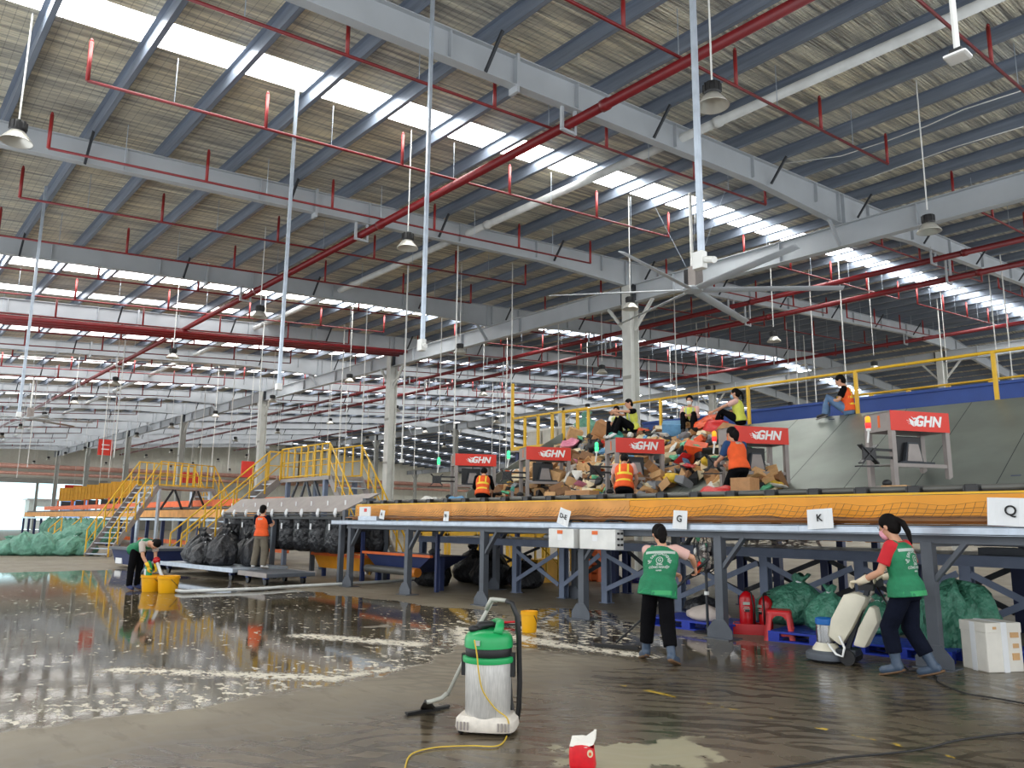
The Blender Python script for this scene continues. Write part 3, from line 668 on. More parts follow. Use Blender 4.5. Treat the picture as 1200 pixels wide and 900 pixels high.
# orange under-frame and clutter between the conveyor and the table
t = thing('under_frame', 'orange steel frames slung under the conveyor deck', 'frame', (-9, 12.6, 0))
for i in range(9):
    x = -14+i*1.6; s = MB(); s.bar((ox(x), 0, 1.36), (ox(x)+1.3, 0, 1.36), .05); s.bar((ox(x), 0, 1.5), (ox(x)+1.3, 0, 1.5), .05); s.bar((ox(x), 0, 1.33), (ox(x), 0, 1.55), .06); s.bar((ox(x)+1.3, 0, 1.33), (ox(x)+1.3, 0, 1.55), .06); s.build('hanger_frame', 'conv_orange', t)
MB().box((ox(TX0), -.1, 1.55), (ox(TX1), .1, 1.62)).build('long_rail', 'conv_orange', t)
for (x, Y, w_, h_, m, nm, lab) in ((-5.3, 12.9, .7, .1, 'table_blue', 'steel_offcut', 'stack of grey steel offcuts on the blue table at right'),):
    t = thing(nm, lab, 'steel offcuts', (x+1.0, 12.3, 1.206)); 
    for j in range(2): MB().box((-.05*j, 0, .12*j), (.95-.08*j, .5, .12*j+.1)).build('channel', 'leg_grey', t)
# yellow ribbon scraps and packages on the table
tag(MB().rings([((0, 0, .06), .12, .04), ((.1, 0, .07), .2, .07), ((.5, .02, .07), .22, .07), ((.62, 0, .05), .1, .03)], 10, (0, 1, 0)).build('white_parcel', 'white', None, smooth=True, loc=(-13.3, 12.4, 1.206)), 'white plastic wrapped parcel lying on the blue grey table', 'parcel')
s = MB()
for i in range(60): a = random.random()*6.3; s.bar((random.uniform(0, 1.5), random.uniform(0, .5), random.uniform(0, .25)), (random.uniform(0, 1.5), random.uniform(0, .5), random.uniform(0, .25)), .05, .008)
tag(s.build('scrap_heap', 'cloth_grey', None, loc=(-8.2, 12.25, 1.21)), 'tangle of grey scrap strips on the table behind the pedestal fan', 'scrap', kind='stuff')
t = thing('plastic_crate', 'orange red plastic crate beyond the table legs', 'crate', (-16.2, 16.1, 0))
s = MB()
for k in range(4):
    s.box((0, 0, .05+k*.2), (1.0, .03, .2+k*.2)); s.box((0, .57, .05+k*.2), (1., .6, .2+k*.2)); s.box((0, .03, .05+k*.2), (.03, .57, .2+k*.2)); s.box((.97, .03, .05+k*.2), (1., .57, .2+k*.2))
for q in range(5): s.box((q*.235, -.01, 0), (q*.235+.05, .61, .86))
s.build('crate_walls', 'orange_tag', t)
def pallet(x, y, label, w=1.1, d=.9, rz=0., m='plastic_blue'):
    t = thing('blue_pallet', label, 'pallet', (x, y, 0), rz)
    s = MB()
    for k in range(5): s.box((-w/2, -d/2+k*d/5, .11), (w/2, -d/2+k*d/5+d/5-.03, .14))
    s.build('top_deck', m, t, bevel=.004)
    for i in range(3):
        for j in range(3): MB().box((-w/2+i*(w-.16)/2, -d/2+j*(d-.14)/2, .02), (-w/2+i*(w-.16)/2+.16, -d/2+j*(d-.14)/2+.14, .11)).build('block', m, t, bevel=.004)
    s = MB()
    for j in range(3): s.box((-w/2, -d/2+j*(d-.14)/2, 0), (w/2, -d/2+j*(d-.14)/2+.14, .02))
    s.build('runner', m, t); return t
pallet(-7.72, 10.55, 'blue plastic pallet beside the pedestal fan', 1.5, .9)
pallet(-5.75, 10.7, 'blue plastic pallet under the big green sacks', 1.3, 1.0, .16)
pallet(-4.55, 10.55, 'blue plastic pallet behind the scrubbing machine', 1.15, .9, .1)
pallet(-3.95, 11.1, 'blue plastic pallet mostly covered by the green tarpaulin', 1., .8, 0)
pallet(-14.1, 17.2, 'blue plastic pallet on the bare floor far behind the table', 1.6, .9)
# ================================================================== CHUTE, GUARD RAILS, BLUE BELT
def zc(Y): return 2.0+(Y-13.2)*.597
t = thing('parcel_chute', 'wide grey sheet metal chute sloping down to the conveyor', 'chute', (-17.05, 13.2, 0))
def sl(x, Y, dz): return (x+17.05, Y-13.2, zc(Y)+dz)
MB().hexa([sl(-17, 13.2, -.03), sl(.6, 13.2, -.03), sl(.6, 16.5, -.03), sl(-17, 16.5, -.03), sl(-17, 13.2, 0), sl(.6, 13.2, 0), sl(.6, 16.5, 0), sl(-17, 16.5, 0)]).build('sloping_plate', 'chute', t)
x = -15.4
while x < .5: MB().hexa([sl(x, 13.2, 0), sl(x+.012, 13.2, 0), sl(x+.012, 16.5, 0), sl(x, 16.5, 0), sl(x, 13.2, .002), sl(x+.012, 13.2, .002), sl(x+.012, 16.5, .002), sl(x, 16.5, .002)]).build('seam', 'dark_steel', t); x += 1.22
MB().hexa([sl(-17.05, 12.9, -.3), sl(-17, 12.9, -.3), sl(-17, 16.5, -.4), sl(-17.05, 16.5, -.4), sl(-17.05, 12.9, .55), sl(-17, 12.9, .55), sl(-17, 16.5, .3), sl(-17.05, 16.5, .3)]).build('side_wall', 'chute', t)
MB().hexa([(0, 3.3, 3.9), (17.65, 3.3, 3.9), (17.65, 4.9, 3.9), (0, 4.9, 3.9), (0, 3.3, 3.97), (17.65, 3.3, 3.97), (17.65, 4.9, 3.97), (0, 4.9, 3.97)]).build('top_walkway', 'chute', t)
for x in (-16.8, -12.6, -8.4, -4.2, -.2):
    for y in (13.9, 16.4, 18.): MB().box((x+17.05-.07, y-13.2-.07, 0), (x+17.05+.07, y-13.2+.07, min(zc(y)-.03, 3.9))).build('support_leg', 'navy', t)
t = thing('guard_rail', 'yellow hand rail with posts along the top of the chute', 'railing', (-17, 16.5, 0))
MB().tube([(0, .03, 4.9), (17.6, .03, 4.9)], .032, 8).build('top_rail', 'rail_yellow', t, smooth=True)
for x in (-2.5, -5.2, -7.9, -10.57, -13.26, -15.95): MB().box((x+17-.035, 0, 3.9), (x+17+.035, .06, 4.9)).build('post', 'rail_yellow', t)
t = thing('guard_rail', 'yellow barred guard frame at the left end of chute walkway', 'railing', (-19.4, 16.5, 3.9))
s = MB().bar((0, .03, 1.03), (3.4, .03, 1.03), .06); s.bar((0, .03, .03), (2.4, .03, .03), .08, .12); s.build('rails', 'rail_yellow', t)
for x in (0, .62, 1.25, 1.9, 2.4, 3.0): MB().box((x-.04, 0, 0), (x+.04, .07, 2.2 if x == 0 else 1.03)).build('post', 'rail_yellow', t)
MB().box((-.1, 0, -.08), (3.0, 1.6, -.0)).build('floor_plate', 'kiosk_grey', t)
for x in (.1, 2.2):
    for y in (.2, 1.4): MB().box((x-.06, y-.06, -3.9), (x+.06, y+.06, -.08)).build('support_leg', 'navy', t)
for i in range(3):
    t = thing('sorting_bin', 'light grey bin behind the yellow barred frame', 'bin', (-19.2+.75*i, 17., 3.9), 0, 'grey bins behind the barred frame')
    s = MB(); s.box((0, 0, 0), (.66, .6, .03)); s.box((0, 0, .03), (.66, .03, .62)); s.box((0, .57, .03), (.66, .6, .62)); s.box((0, .03, .03), (.03, .57, .62)); s.box((.63, .03, .03), (.66, .57, .62)); s.build('walls', 'bin_grey', t)
    
    for q in (-.03, .6): MB().box((-.03, q, .6), (.69, q+.03, .66)).build('rim', 'white_metal', t)
t = thing('belt_conveyor', 'bright blue belt conveyor side running behind the chute rail', 'conveyor', (-15.2, 18.1, 3.97))
s = MB(); s.box((0, 0, .2), (15.8, .04, .58)); s.box((0, -.05, .54), (15.8, .1, .6)); s.box((0, -.05, .18), (15.8, .05, .23)); s.build('side_frame', 'blue_belt', t)
MB().box((0, .1, .3), (15.8, 1.2, .52)).build('belt', 'black', t); MB().box((0, 1.2, .2), (15.8, 1.24, .58)).build('side_frame', 'blue_belt', t)
for i in range(9): MB().box((.3+1.85*i, 0, 0), (.42+1.85*i, .1, .2)).build('leg', 'black', t)
for i in range(5): MB().box((.9+2.6*i, .02, .0), (1.9+2.6*i, .3, .16)).build('motor_box', 'black', t)
t = thing('guard_rail', 'far yellow hand rail with short posts beyond the blue belt', 'railing', (-10, 19.8, 3.97))
MB().tube([(0, 0, .95), (10.5, 0, .95)], .028, 8).build('top_rail', 'rail_yellow', t, smooth=True)
MB().tube([(0, 0, .55), (10.5, 0, .55)], .022, 8).build('mid_rail', 'rail_yellow', t, smooth=True)
for i in range(12): MB().box((.92*i-.05, -.03, 0), (.92*i+.05, .03, .92)).build('post', 'rail_yellow', t)
MB().box((-.1, -.3, -.1), (10.5, .3, 0)).build('kerb_plate', 'navy', t)
# ================================================================== WEIGHING KIOSKS
ORD = ['first', 'second', 'third', 'fourth', 'fifth']
def emblem(mb, o, xd, up, s):
    o, xd, up = V(o), V(xd), V(up); n = xd.cross(up)*.003
    P = lambda *q: [o+xd*a*s+up*b*s for a, b in q]
    mb.prism(P((-.55, .3), (-.04, .02), (-.04, -.5), (-.42, -.28)), n); mb.prism(P((.02, .02), (.62, .2), (.5, -.28), (.02, -.5)), n)
    mb.prism(P((-.3, .48), (-.02, .16), (.34, .28), (.2, .4), (.0, .3)), n)
    for k in range(3): mb.prism(P((-.85+.1*k, .1-.17*k), (-.6+.05*k, .1-.17*k), (-.59+.05*k, .06-.17*k), (-.83+.1*k, .06-.17*k)), n)
KX = [-17.42, -14.47, -11.52, -8.5, -5.59]
for i, x in enumerate(KX):
    t = thing('weighing_kiosk', '%s from the left of five grey kiosks with red header boards' % ORD[i], 'kiosk', (x, 12.8, 1.93), math.radians(65.8), 'kiosks with red headers')
    W, D = 1.15, .6
    s = MB(); s.box((0, 0, 1.19), (W, .01, 1.5)); hb = MB().box((-.01, -.015, 1.185), (W+.01, .0, 1.51)).build('header_board', 'sign_red', t)
    s = MB(); s.box((-.01, .0, 1.19), (.01, D, 1.5)); s.box((W-.01, .0, 1.19), (W+.01, D, 1.5)); s.box((-.01, D-.02, 1.19), (W+.01, D, 1.5)); s.box((-.01, 0, 1.48), (W+.01, D, 1.5)); s.build('header_box', 'kiosk_grey', t)
    s = MB(); place_text(s, 'GHN', .235, (W*.62, -.017, 1.345), (1, 0, 0), (0, 0, 1), .25, .009); emblem(s, (W*.385, -.0155, 1.345), (1, 0, 0), (0, 0, 1), .17); s.build('header_lettering', 'white', hb)
    s = MB(); place_text(s, '1', .26, (-.013, D*.42, 1.34), (0, -1, 0), (0, 0, 1), 0, .012); s.build('side_number', 'orange_tag', t)
    for px_, py_ in ((.035, .035), (W-.035, .035), (.035, D-.035), (W-.035, D-.035)): MB().box((px_-.04, py_-.04, 0), (px_+.04, py_+.04, 1.19)).build('post', 'kiosk_grey', t)
    MB().box((.07, .01, .6), (W-.07, .07, .66)).build('shelf_beam', 'kiosk_grey', t); MB().box((.07, .06, .64), (W-.07, D-.06, .655)).build('shelf', 'kiosk_grey', t)
    mo = MB().box((W*.2, .2, .7), (W*.66, .235, 1.12)).build('monitor', 'black_plastic', t, bevel=.01)
    s = MB(); s.hexa([(W*.3, .12, .7), (W*.62, .12, .7), (W*.62, .2, .7), (W*.3, .2, .7), (W*.37, .13, 1.02), (W*.55, .13, 1.02), (W*.55, .2, 1.02), (W*.37, .2, 1.02)]); s.box((W*.22, .08, .66), (W*.78, .3, .7)); s.build('monitor_stand', 'dark_steel', mo)
    s = MB(); s.hexa([(W*.33, .105, .71), (W*.59, .105, .71), (W*.59, .12, .71), (W*.33, .12, .71), (W*.38, .115, .99), (W*.54, .115, .99), (W*.54, .13, .99), (W*.38, .13, .99)]); s.build('back_cover', 'kiosk_grey', mo)
    # arm with crossed mounting plate
    s = MB(); s.bar((-.45, -.02, .86), (.0, .03, .86), .03, .04); s.bar((-.45, -.02, .74), (0, .03, .74), .03, .04); s.build('bracket_arm', 'black_plastic', t)
    s = MB(); c = V((-.52, -.05, .78))
    for a in (.75, -.75): d = V((math.cos(a), 0, math.sin(a)))*.22; s.bar(c-d, c+d, .02, .1, (0, 1, 0))
    s.box((c.x-.12, c.y-.03, c.z-.1), (c.x+.12, c.y+.0, c.z+.1)); s.bar((c.x-.24, c.y, c.z-.2), (c.x+.16, c.y, c.z-.19), .08, .02); s.build('mounting_plate', 'black_plastic', t)
    s = MB(); s.tube([(-.5, -.03, .96), (-.47, -.03, 1.15)], .016, 8); s.lathe([(.035, 1.15), (.035, 1.19)], (-.47, -.03, 0), 10); bc = s.build('beacon_pole', 'white_metal', t)
    cols = [('beacon_red', 'beacon_amber')] if i >= 3 else [('beacon_green', 'beacon_green')]
    MB().lathe([(.04, 1.19), (.045, 1.27), (.04, 1.28)], (-.47, -.03, 0), 10).build('beacon_light', cols[0][0], bc, smooth=True)
    MB().lathe([(.04, 1.28), (.04, 1.36), (.02, 1.385)], (-.47, -.03, 0), 10).build('beacon_light', cols[0][1], bc, smooth=True)
    s = MB(); s.box((-.36, -.12, .26), (.0, .1, .285)); s.bar((-.3, 0, .26), (-.02, .02, .08), .02); s.build('scanner_tray', 'kiosk_grey', t)
    MB().ball((-.16, 0, .33), .09, .05, .06, 10, 6).build('scanner', 'black', t, smooth=True)
    MB().box((.12, .02, 0), (.4, .25, .12)).build('scale_box', 'box_tan', t, bevel=.01) if i == 4 else None
# ================================================================== PARCEL HEAP
random.seed(11)
for n, c in (('p_brown', (176, 128, 82)), ('p_tan', (204, 160, 110)), ('p_dark', (134, 96, 62)), ('p_black', (30, 30, 32)), ('p_white', (222, 220, 214)), ('p_orange', (226, 84, 34)), ('p_red', (204, 40, 40)), ('p_teal', (70, 158, 142)), ('p_green', (96, 186, 140)), ('p_pink', (226, 140, 164)), ('p_grey', (136, 138, 142)), ('p_yellow', (222, 184, 50)), ('p_blue', (104, 156, 196)), ('p_cream', (222, 206, 170))):
    mk(n, c, .6 if n in ('p_brown', 'p_tan', 'p_dark') else .4, 0, .12, 5, .2, 9)
def pbox(name):
    t = bpy.data.objects.new(name, None); s = MB().box((-.5, -.5, -.5), (.5, .5, .5)); return s
def make_parcel(kind, seed):
    r = random.Random(seed); s = MB()
    if kind == 'carton':
        s.box((-.5, -.5, -.5), (.5, .5, .5))
    elif kind == 'pouch':
        n = 9; vs = []; top = []; 
        for sg in (1, -1):
            for i in range(n):
                for j in range(n):
                    u, v = i/(n-1)*2-1, j/(n-1)*2-1; h = sg*.5*max(0, (1-u**4)*(1-v**4))**.6*(.75+.35*math.sin(u*3+seed)*math.cos(v*4+seed*2))
                    vs.append((u*.5*(1-.05*v*v), v*.5*(1-.06*u*u), h))
        fs = []
        for k in (0, 1):
            for i in range(n-1):
                for j in range(n-1): fs.append(tuple(k*n*n+q for q in (i*n+j, (i+1)*n+j, (i+1)*n+j+1, i*n+j+1)))
        s.add(vs, fs)
    else:
        s.ball((0, 0, 0), .5, .5, .5, 14, 10); ph = [r.uniform(0, 6) for _ in range(4)]
        s.v = [tuple(V(v)*(1+.16*math.sin(7*v[0]+ph[0])*math.cos(8*v[1]+ph[1])+.1*math.sin(15*v[2]+ph[2]+9*v[0]))) for v in s.v]
    return s
proto = {}
for kind in ('carton', 'pouch', 'sack'):
    for q in range(3):
        s = make_parcel(kind, q*7+3); o = s.build('parcel_proto', 'p_brown', None, smooth=kind != 'carton', bevel=.02 if kind == 'carton' else 0)
        proto[kind, q] = o.data; bpy.data.objects.remove(o)
CN = {'p_brown': 'brown', 'p_tan': 'tan', 'p_dark': 'umber', 'p_black': 'black', 'p_white': 'white', 'p_orange': 'orange', 'p_red': 'red', 'p_teal': 'teal', 'p_green': 'green', 'p_pink': 'pink', 'p_grey': 'grey', 'p_yellow': 'yellow', 'p_blue': 'blue', 'p_cream': 'cream'}
KN = {'carton': 'cardboard box', 'pouch': 'plastic mailer', 'sack': 'wrapped bundle'}
def heap_ok(X, Y):
    if X < -16.7: return False
    xr = -7.8-(Y-13.2)*1.08
    if X > xr: return False
    if -10.75 < X < -9.55 and Y < 14.0+.35*math.sin(X*5): return False
    return True
def zone(x):
    if x < 615: return 'left of the second kiosk'
    if x < 672: return 'behind the second kiosk'
    if x < 718: return 'between second and third kiosks'
    if x < 782: return 'behind the third kiosk'
    if x < 856: return 'between third and fourth kiosks'
    return 'behind the fourth kiosk'
HEAP = []
def parcel(kind, m, X, Y, dz, sx, sy, sz, rot, label=None):
    me = proto[kind, random.randrange(3)]; nm = {'carton': 'cardboard_parcel', 'pouch': 'plastic_mailer', 'sack': 'wrapped_bundle'}[kind]
    o = bpy.data.objects.new(nm, me); C.objects.link(o); o.material_slots[0].link = 'OBJECT'; o.material_slots[0].material = M[m]
    o.location = (X, Y, zc(Y)+(dz*.62 if label else dz)); sx, sy, sz = (sx*.8, sy*.8, sz*.85) if label else (sx, sy, sz); o.scale = (sx, sy, sz); o.rotation_euler = rot
    big = 'large ' if max(sx, sy) > .52 else ('small ' if max(sx, sy) < .36 else '')
    x_, y_ = px(o.location); ht = 'low on the heap' if Y < 14.2 else ('midway up the heap' if Y < 15.5 else 'near the heap crest')
    tag(o, label or '%s%s %s %s %s' % (big, CN[m], KN[kind], ht, zone(x_)), 'parcel', 'parcels heaped on the chute'); HEAP.append(o); return o
n = 0
while n < 279:
    X, Y = random.uniform(-16.8, -7.6), 13.25+3.25*random.random()**1.15
    if not heap_ok(X, Y): continue
    u = random.random()
    if u < .38: kind, m = 'carton', random.choice(['p_brown', 'p_tan', 'p_brown', 'p_tan', 'p_dark', 'p_tan', 'p_cream', 'p_orange'] if random.random() < .9 else ['p_white', 'p_orange', 'p_blue'])
    elif u < .8: kind, m = 'pouch', random.choice(['p_black', 'p_black', 'p_white', 'p_white', 'p_teal', 'p_pink', 'p_grey', 'p_orange', 'p_red', 'p_green', 'p_blue', 'p_cream', 'p_yellow'])
    else: kind, m = 'sack', random.choice(['p_black', 'p_black', 'p_grey', 'p_white', 'p_cream', 'p_teal', 'p_yellow', 'p_blue'])
    a = random.uniform(.22, .42); b = a*random.uniform(.55, .9); c = a*random.uniform(.3, .6) if kind != 'pouch' else a*random.uniform(.2, .4)
    thick = .1+.3*(1-(Y-13.2)/3.3)*random.random()+.14*random.random()
    parcel(kind, m, X, Y, thick, a, b, c, (random.gauss(.45, .4), random.gauss(0, .35), random.uniform(0, 6.3))); n += 1
for (k, m, X, Y, dz, a, b, c, r, lab) in (('carton', 'p_orange', -10.75, 14.6, .55, .6, .42, .5, (.5, .2, .5), 'large bright orange box halfway up the heap'),
    ('carton', 'p_blue', -12.4, 15.9, .55, .6, .5, .42, (.4, 0, .6), 'pale blue box high on the heap below the masked woman'), ('pouch', 'p_orange', -11.6, 16.2, .45, .95, .6, .3, (.5, -.3, .4), 'orange sheet draped over the crest of the heap'),
    ('pouch', 'p_red', -11.1, 15.9, .5, .7, .5, .25, (.9, .2, .2), 'bright red orange packet below the orange sheet'), ('carton', 'p_brown', -10.3, 15.4, .55, .75, .5, .3, (.5, .25, .3), 'wide flat brown box with white label right of heap crest'),
    ('carton', 'p_brown', -15.1, 16.3, .5, .7, .5, .5, (.3, .5, .5), 'large brown box at the crest beside the seated pair'), ('pouch', 'p_pink', -15.8, 15.6, .6, .6, .5, .3, (.5, 0, .2), 'bright pink packet high on the left side of heap'),
    ('carton', 'p_tan', -16.3, 16.3, .45, .5, .4, .45, (.3, .3, 1.), 'tan box at the far left crest of the heap'), ('carton', 'p_tan', -14.4, 13.7, .5, .45, .4, .7, (.2, .3, .4), 'upright tan box behind the second kiosk shelf'),
    ('sack', 'p_yellow', -10.75, 13.75, .4, .5, .3, .25, (.5, 0, .8), 'yellow tape covered bundle beside bare chute'), ('sack', 'p_black', -14.6, 15.4, .5, .55, .5, .5, (0, 0, 0), 'round black bundle left of the third kiosk'), ('pouch', 'p_teal', -14.2, 15.8, .6, .5, .35, .25, (.6, 0, 1), 'teal packet on top of the black bundle')):
    parcel(k, m, X, Y, dz, a, b, c, r, lab)
random.seed(5); s = MB()
for i in range(900):
    X, Y = random.uniform(-16.9, -7.7), random.uniform(13.2, 16.5)
    if not heap_ok(X-.05, Y): continue
    q = make_parcel('carton', i); R_ = Matrix.Rotation(random.uniform(0, 6), 3, 'Z') @ Matrix.Rotation(random.gauss(.5, .4), 3, 'X'); sc_ = V((random.uniform(.2, .38), random.uniform(.16, .3), random.uniform(.1, .2)))
    s.add([R_ @ V((v[0]*sc_.x, v[1]*sc_.y, v[2]*sc_.z))+V((X, Y, zc(Y)+.06+.2*random.random()*(1-(Y-13.2)/4))) for v in q.v], q.f)
hp = s.build('parcels', 'p_dark'); tag(hp, 'rest of the parcel heap filling the gaps on the chute', 'parcels', kind='stuff')
for m in ('p_tan', 'p_black', 'p_cream', 'p_grey', 'p_black'): hp.data.materials.append(M[m])
for i, p in enumerate(hp.data.polygons): p.material_index = (i//6*7) % 6
# parcels lying on the deck right behind the roller tube
for (x, kind, m, a, b, c, lab) in ((-15.9, 'pouch', 'p_white', .62, .4, .3, 'white padded mailer on the deck behind the roller, leftmost'), (-14.75, 'pouch', 'p_blue', .6, .4, .28, 'blue mailer on the deck in front of the second kiosk'), (-13.6, 'pouch', 'p_yellow', .6, .4, .2, 'flat yellow mailer on the deck behind the roller'), (-10.7, 'carton', 'p_brown', .75, .4, .3, 'brown box on the deck below the bending worker'), (-7.6, 'pouch', 'p_red', .8, .4, .32, 'red mailer on deck beside the orange shirted woman'), (-5.75, 'pouch', 'p_white', .75, .4, .16, 'flat white mailer alone on the deck left of the last kiosk'), (-4.75, 'carton', 'p_tan', .4, .3, .22, 'small tan box on the deck at the last kiosk foot'), (-7.1, 'carton', 'p_brown', .42, .4, .42, 'brown box on the deck right of the orange shirted woman'), (-4.1, 'carton', 'p_tan', 1.1, .3, .06, 'long flat tan cardboard piece on the deck at right')):
    o = parcel(kind, m, x, 10.9, 0, a, b, c, (0, 0, .1), lab); o.location.z = 1.93+c/2*(.95 if kind == 'pouch' else 1); o['group'] = 'parcels on the conveyor deck'
# ================================================================== BAG SORTING STAND (left end)
t = thing('bag_sorting_stand', 'grey sheet sorting stand with black bags hanging under it', 'sorting stand', (-26.6, 9.95, 0))
SX = 8.1
MB().hexa([(0, 0, 1.82), (SX, 0, 1.82), (SX, .03, 1.80), (0, .03, 1.8), (0, .55, 2.27), (SX, .55, 2.27), (SX, .58, 2.25), (0, .58, 2.25)]).build('sloping_panel', 'kiosk_grey', t)
MB().hexa([(SX, 0, 1.82), (SX+1., .5, 2.27), (SX+1., .53, 2.25), (SX, .03, 1.8), (SX, .55, 2.29), (SX+1., .56, 2.29), (SX+1., .59, 2.27), (SX, .58, 2.27)]).build('end_panel', 'kiosk_grey', t)
s = MB(); s.box((SX+.2, -.05, 1.5), (SX+.32, .05, 1.85)); s.box((SX+.75, .2, 1.5), (SX+.9, .5, 2.15)); s.build('end_bracket', 'leg_grey', t)
MB().box((0, -.03, 1.62), (SX+.1, .05, 1.7)).build('front_rail', 'black', t); MB().box((0, .75, 1.62), (SX, .8, 1.7)).build('rear_rail', 'black', t); MB().box((0, 1.6, 1.62), (SX+.3, 1.66, 1.7)).build('rear_rail', 'black', t)
MB().tube([(0, -.05, 1.74), (SX, -.05, 1.74)], .025, 8).build('hook_rod', 'dark_steel', t)
for x in (.06, 3.9, SX): MB().box((x-.06, 0, 0), (x+.06, .12, 1.62)).build('leg', 'leg_grey', t); MB().box((x-.06, 1.3, 0), (x+.06, 1.42, 1.62)).build('leg', 'leg_grey', t)
for i in range(9):
    x = .1+.98*i
    MB().box((x-.02, .2, 1.99), (x+.02, .22, 2.12)).build('slot_tag', 'paper', t); MB().rings([((x, -.06, 1.68), .04, .03), ((x+.02, -.09, 1.78), .07, .04), ((x, -.06, 1.9), .035, .03)], 8).build('paper_clip', 'paper', t, smooth=True)
def sack(name, label, cat, loc, r, h, m, seed, group=None, squash=(1, 1), lean=(0, 0), knot=True, crease=.06, tagp=False):
    rn = random.Random(seed); t = thing(name, label, cat, loc, rn.uniform(0, 6.3) if squash == (1, 1) else 0, group); s = MB(); n = 28; ph = [rn.uniform(0, 6.3) for _ in range(8)]
    prof = [(.0, .55), (.03, .8), (.14, .98), (.3, 1.04), (.48, .98), (.66, .82), (.8, .56), (.9, .26), (.94, .14)]+([(1.0, .2), (1.08, .3), (1.1, .22)] if knot else [(.97, .1)])
    vs = []
    for i, (z, q) in enumerate(prof):
        for j in range(n):
            a = 2*PI*j/n; k = q*r*(1+crease*math.sin(a*5+ph[0]+z*3)*(.6+z)+crease*.7*math.sin(a*9+ph[1]-z*5)*(.4+z)+.1*math.sin(a*2+ph[2]+z*4)+.05*math.sin(z*16+ph[3]+a*3))
            vs.append((k*math.cos(a)*squash[0]+lean[0]*z*h, k*math.sin(a)*squash[1]+lean[1]*z*h, max(0, z*h*(1+.04*math.sin(a*3+ph[4])*(z > .1)))))
    fs = [(i*n+j, i*n+(j+1) % n, (i+1)*n+(j+1) % n, (i+1)*n+j) for i in range(len(prof)-1) for j in range(n)]+[tuple(range(n-1, -1, -1)), tuple((len(prof)-1)*n+j for j in range(n))]
    s.add(vs, fs); s.build('sack_body', m, t, smooth=True)
    if knot: MB().tube([(.14*r*math.cos(a)*squash[0]+lean[0]*.94*h, .14*r*math.sin(a)*squash[1]+lean[1]*.94*h, .94*h) for a in [k*PI/5 for k in range(11)]], .02*r+.006, 6).build('tie_cord', 'paper', t, smooth=True)
    if tagp: MB().box((r*.2+lean[0]*h*.7, -r*.75+lean[1]*h*.7, h*.68), (r*.5+lean[0]*h*.7, -r*.73+lean[1]*h*.7, h*.8)).build('paper_tag', 'paper', t)
    return t
for i in range(16):
    x = -26.05+.98*(i % 8)+.3*(i > 7); rn = random.Random(i+40); tt = thing('hanging_bag', 'open black bag hanging from the sorting stand' if i < 8 else 'black bag in the rear row under the sorting stand', 'bag', (x, 10.32 if i < 8 else 11.25, .72), 0, 'black bags hanging on the sorting stand')
    s = MB(); n = 28; prof = [(0, .5), (.05, .8), (.25, .98), (.55, .9), (.8, .92), (.94, 1.), (.95, .96), (.8, .86), (.3, .9)]; vs = []
    for (z, q) in prof:
        for j in range(n):
            a = 2*PI*j/n; k = q*.47*(1+.07*math.sin(a*6+i+z*3)+.05*math.sin(a*11-i*2+z*6)); vs.append((k*math.cos(a), k*.75*math.sin(a), z))
    s.add(vs, [(p*n+j, p*n+(j+1) % n, (p+1)*n+(j+1) % n, (p+1)*n+j) for p in range(len(prof)-1) for j in range(n)]+[tuple(range(n-1, -1, -1))]); s.build('bag_body', 'bag_black', tt, smooth=True)
    if i < 8: MB().box((-.05+.1*(i % 3), -.37, .62), (.03+.1*(i % 3), -.355, .78)).build('paper_tag', 'paper', tt)
# trolleys in front of the stand
def trolley(x, y, rz, L, W, z, m, label, legm='blue_belt'):
    t = thing('platform_trolley', label, 'trolley', (x, y, 0), rz)
    s = MB(); s.box((0, 0, z-.1), (L, W, z)); s.build('platform', m, t, bevel=.015)
    s = MB(); s.box((-.02, -.02, z-.1), (L+.02, .0, z+.015)); s.box((-.02, W, z-.1), (L+.02, W+.02, z+.015)); s.build('edge_rail', 'galv' if m != 'leg_grey' else 'kiosk_grey', t)
    for px_ in (.25, L-.35):
        for py_ in (.15, W-.15):
            MB().box((px_-.06, py_-.06, .14), (px_+.06, py_+.06, z-.1)).build('caster_fork', legm, t); MB().tube([(px_, py_-.03, .09), (px_, py_+.03, .09)], .09, 14).build('wheel', 'black', t)
    return t
trolley(-25.1, 7.6, .09, 4.6, 1.55, .33, 'galv', 'long flat grey trolley carrying tied black bags', 'navy')
trolley(-20.2, 8.05, .03, 1.6, 1.3, .3, 'leg_grey', 'short grey platform trolley the orange vested worker stands on')
for (x, y, z, r, h, sd, ln, tg, lab) in ((-25.6, 9.7, 0, .62, 1.35, 3, (.1, 0), 0, 'tall tied black bag on the floor at left end of trolley'), (-24.1, 8.35, .33, .5, .95, 4, (.05, -.05), 1, 'black bag with white tag at left on the trolley'), (-23.35, 8.3, .33, .48, .85, 5, (.1, .1), 1, 'black bag with tag, second along the trolley'), (-22.75, 8.1, .33, .46, .7, 6, (0, -.1), 0, 'round black bag with gathered mouth, third along trolley'), (-22.1, 8.3, .33, .44, .95, 7, (.1, 0), 0, 'upright black bag left of the worker in orange'), (-21.35, 8.9, .33, .42, .9, 8, (.05, .05), 0, 'black bag behind the legs of the orange vested worker'), (-23.9, 9.1, .33, .48, 1.05, 9, (.05, .05), 0, 'black bag in the second row near trolley left end'), (-22.9, 9.3, .0, .48, 1.15, 10, (.0, .0), 1, 'black bag with tag standing behind the trolley')):
    sack('black_sack', lab, 'bag', (x, y, z), r*.86, h*.95, 'bag_black', sd, 'tied black bags at the trolley', lean=ln, tagp=bool(tg), crease=.12)
t = thing('steel_skip', 'yellow steel skip with orange rim under the hanging bags', 'skip', (-21.6, 10.9, 0))
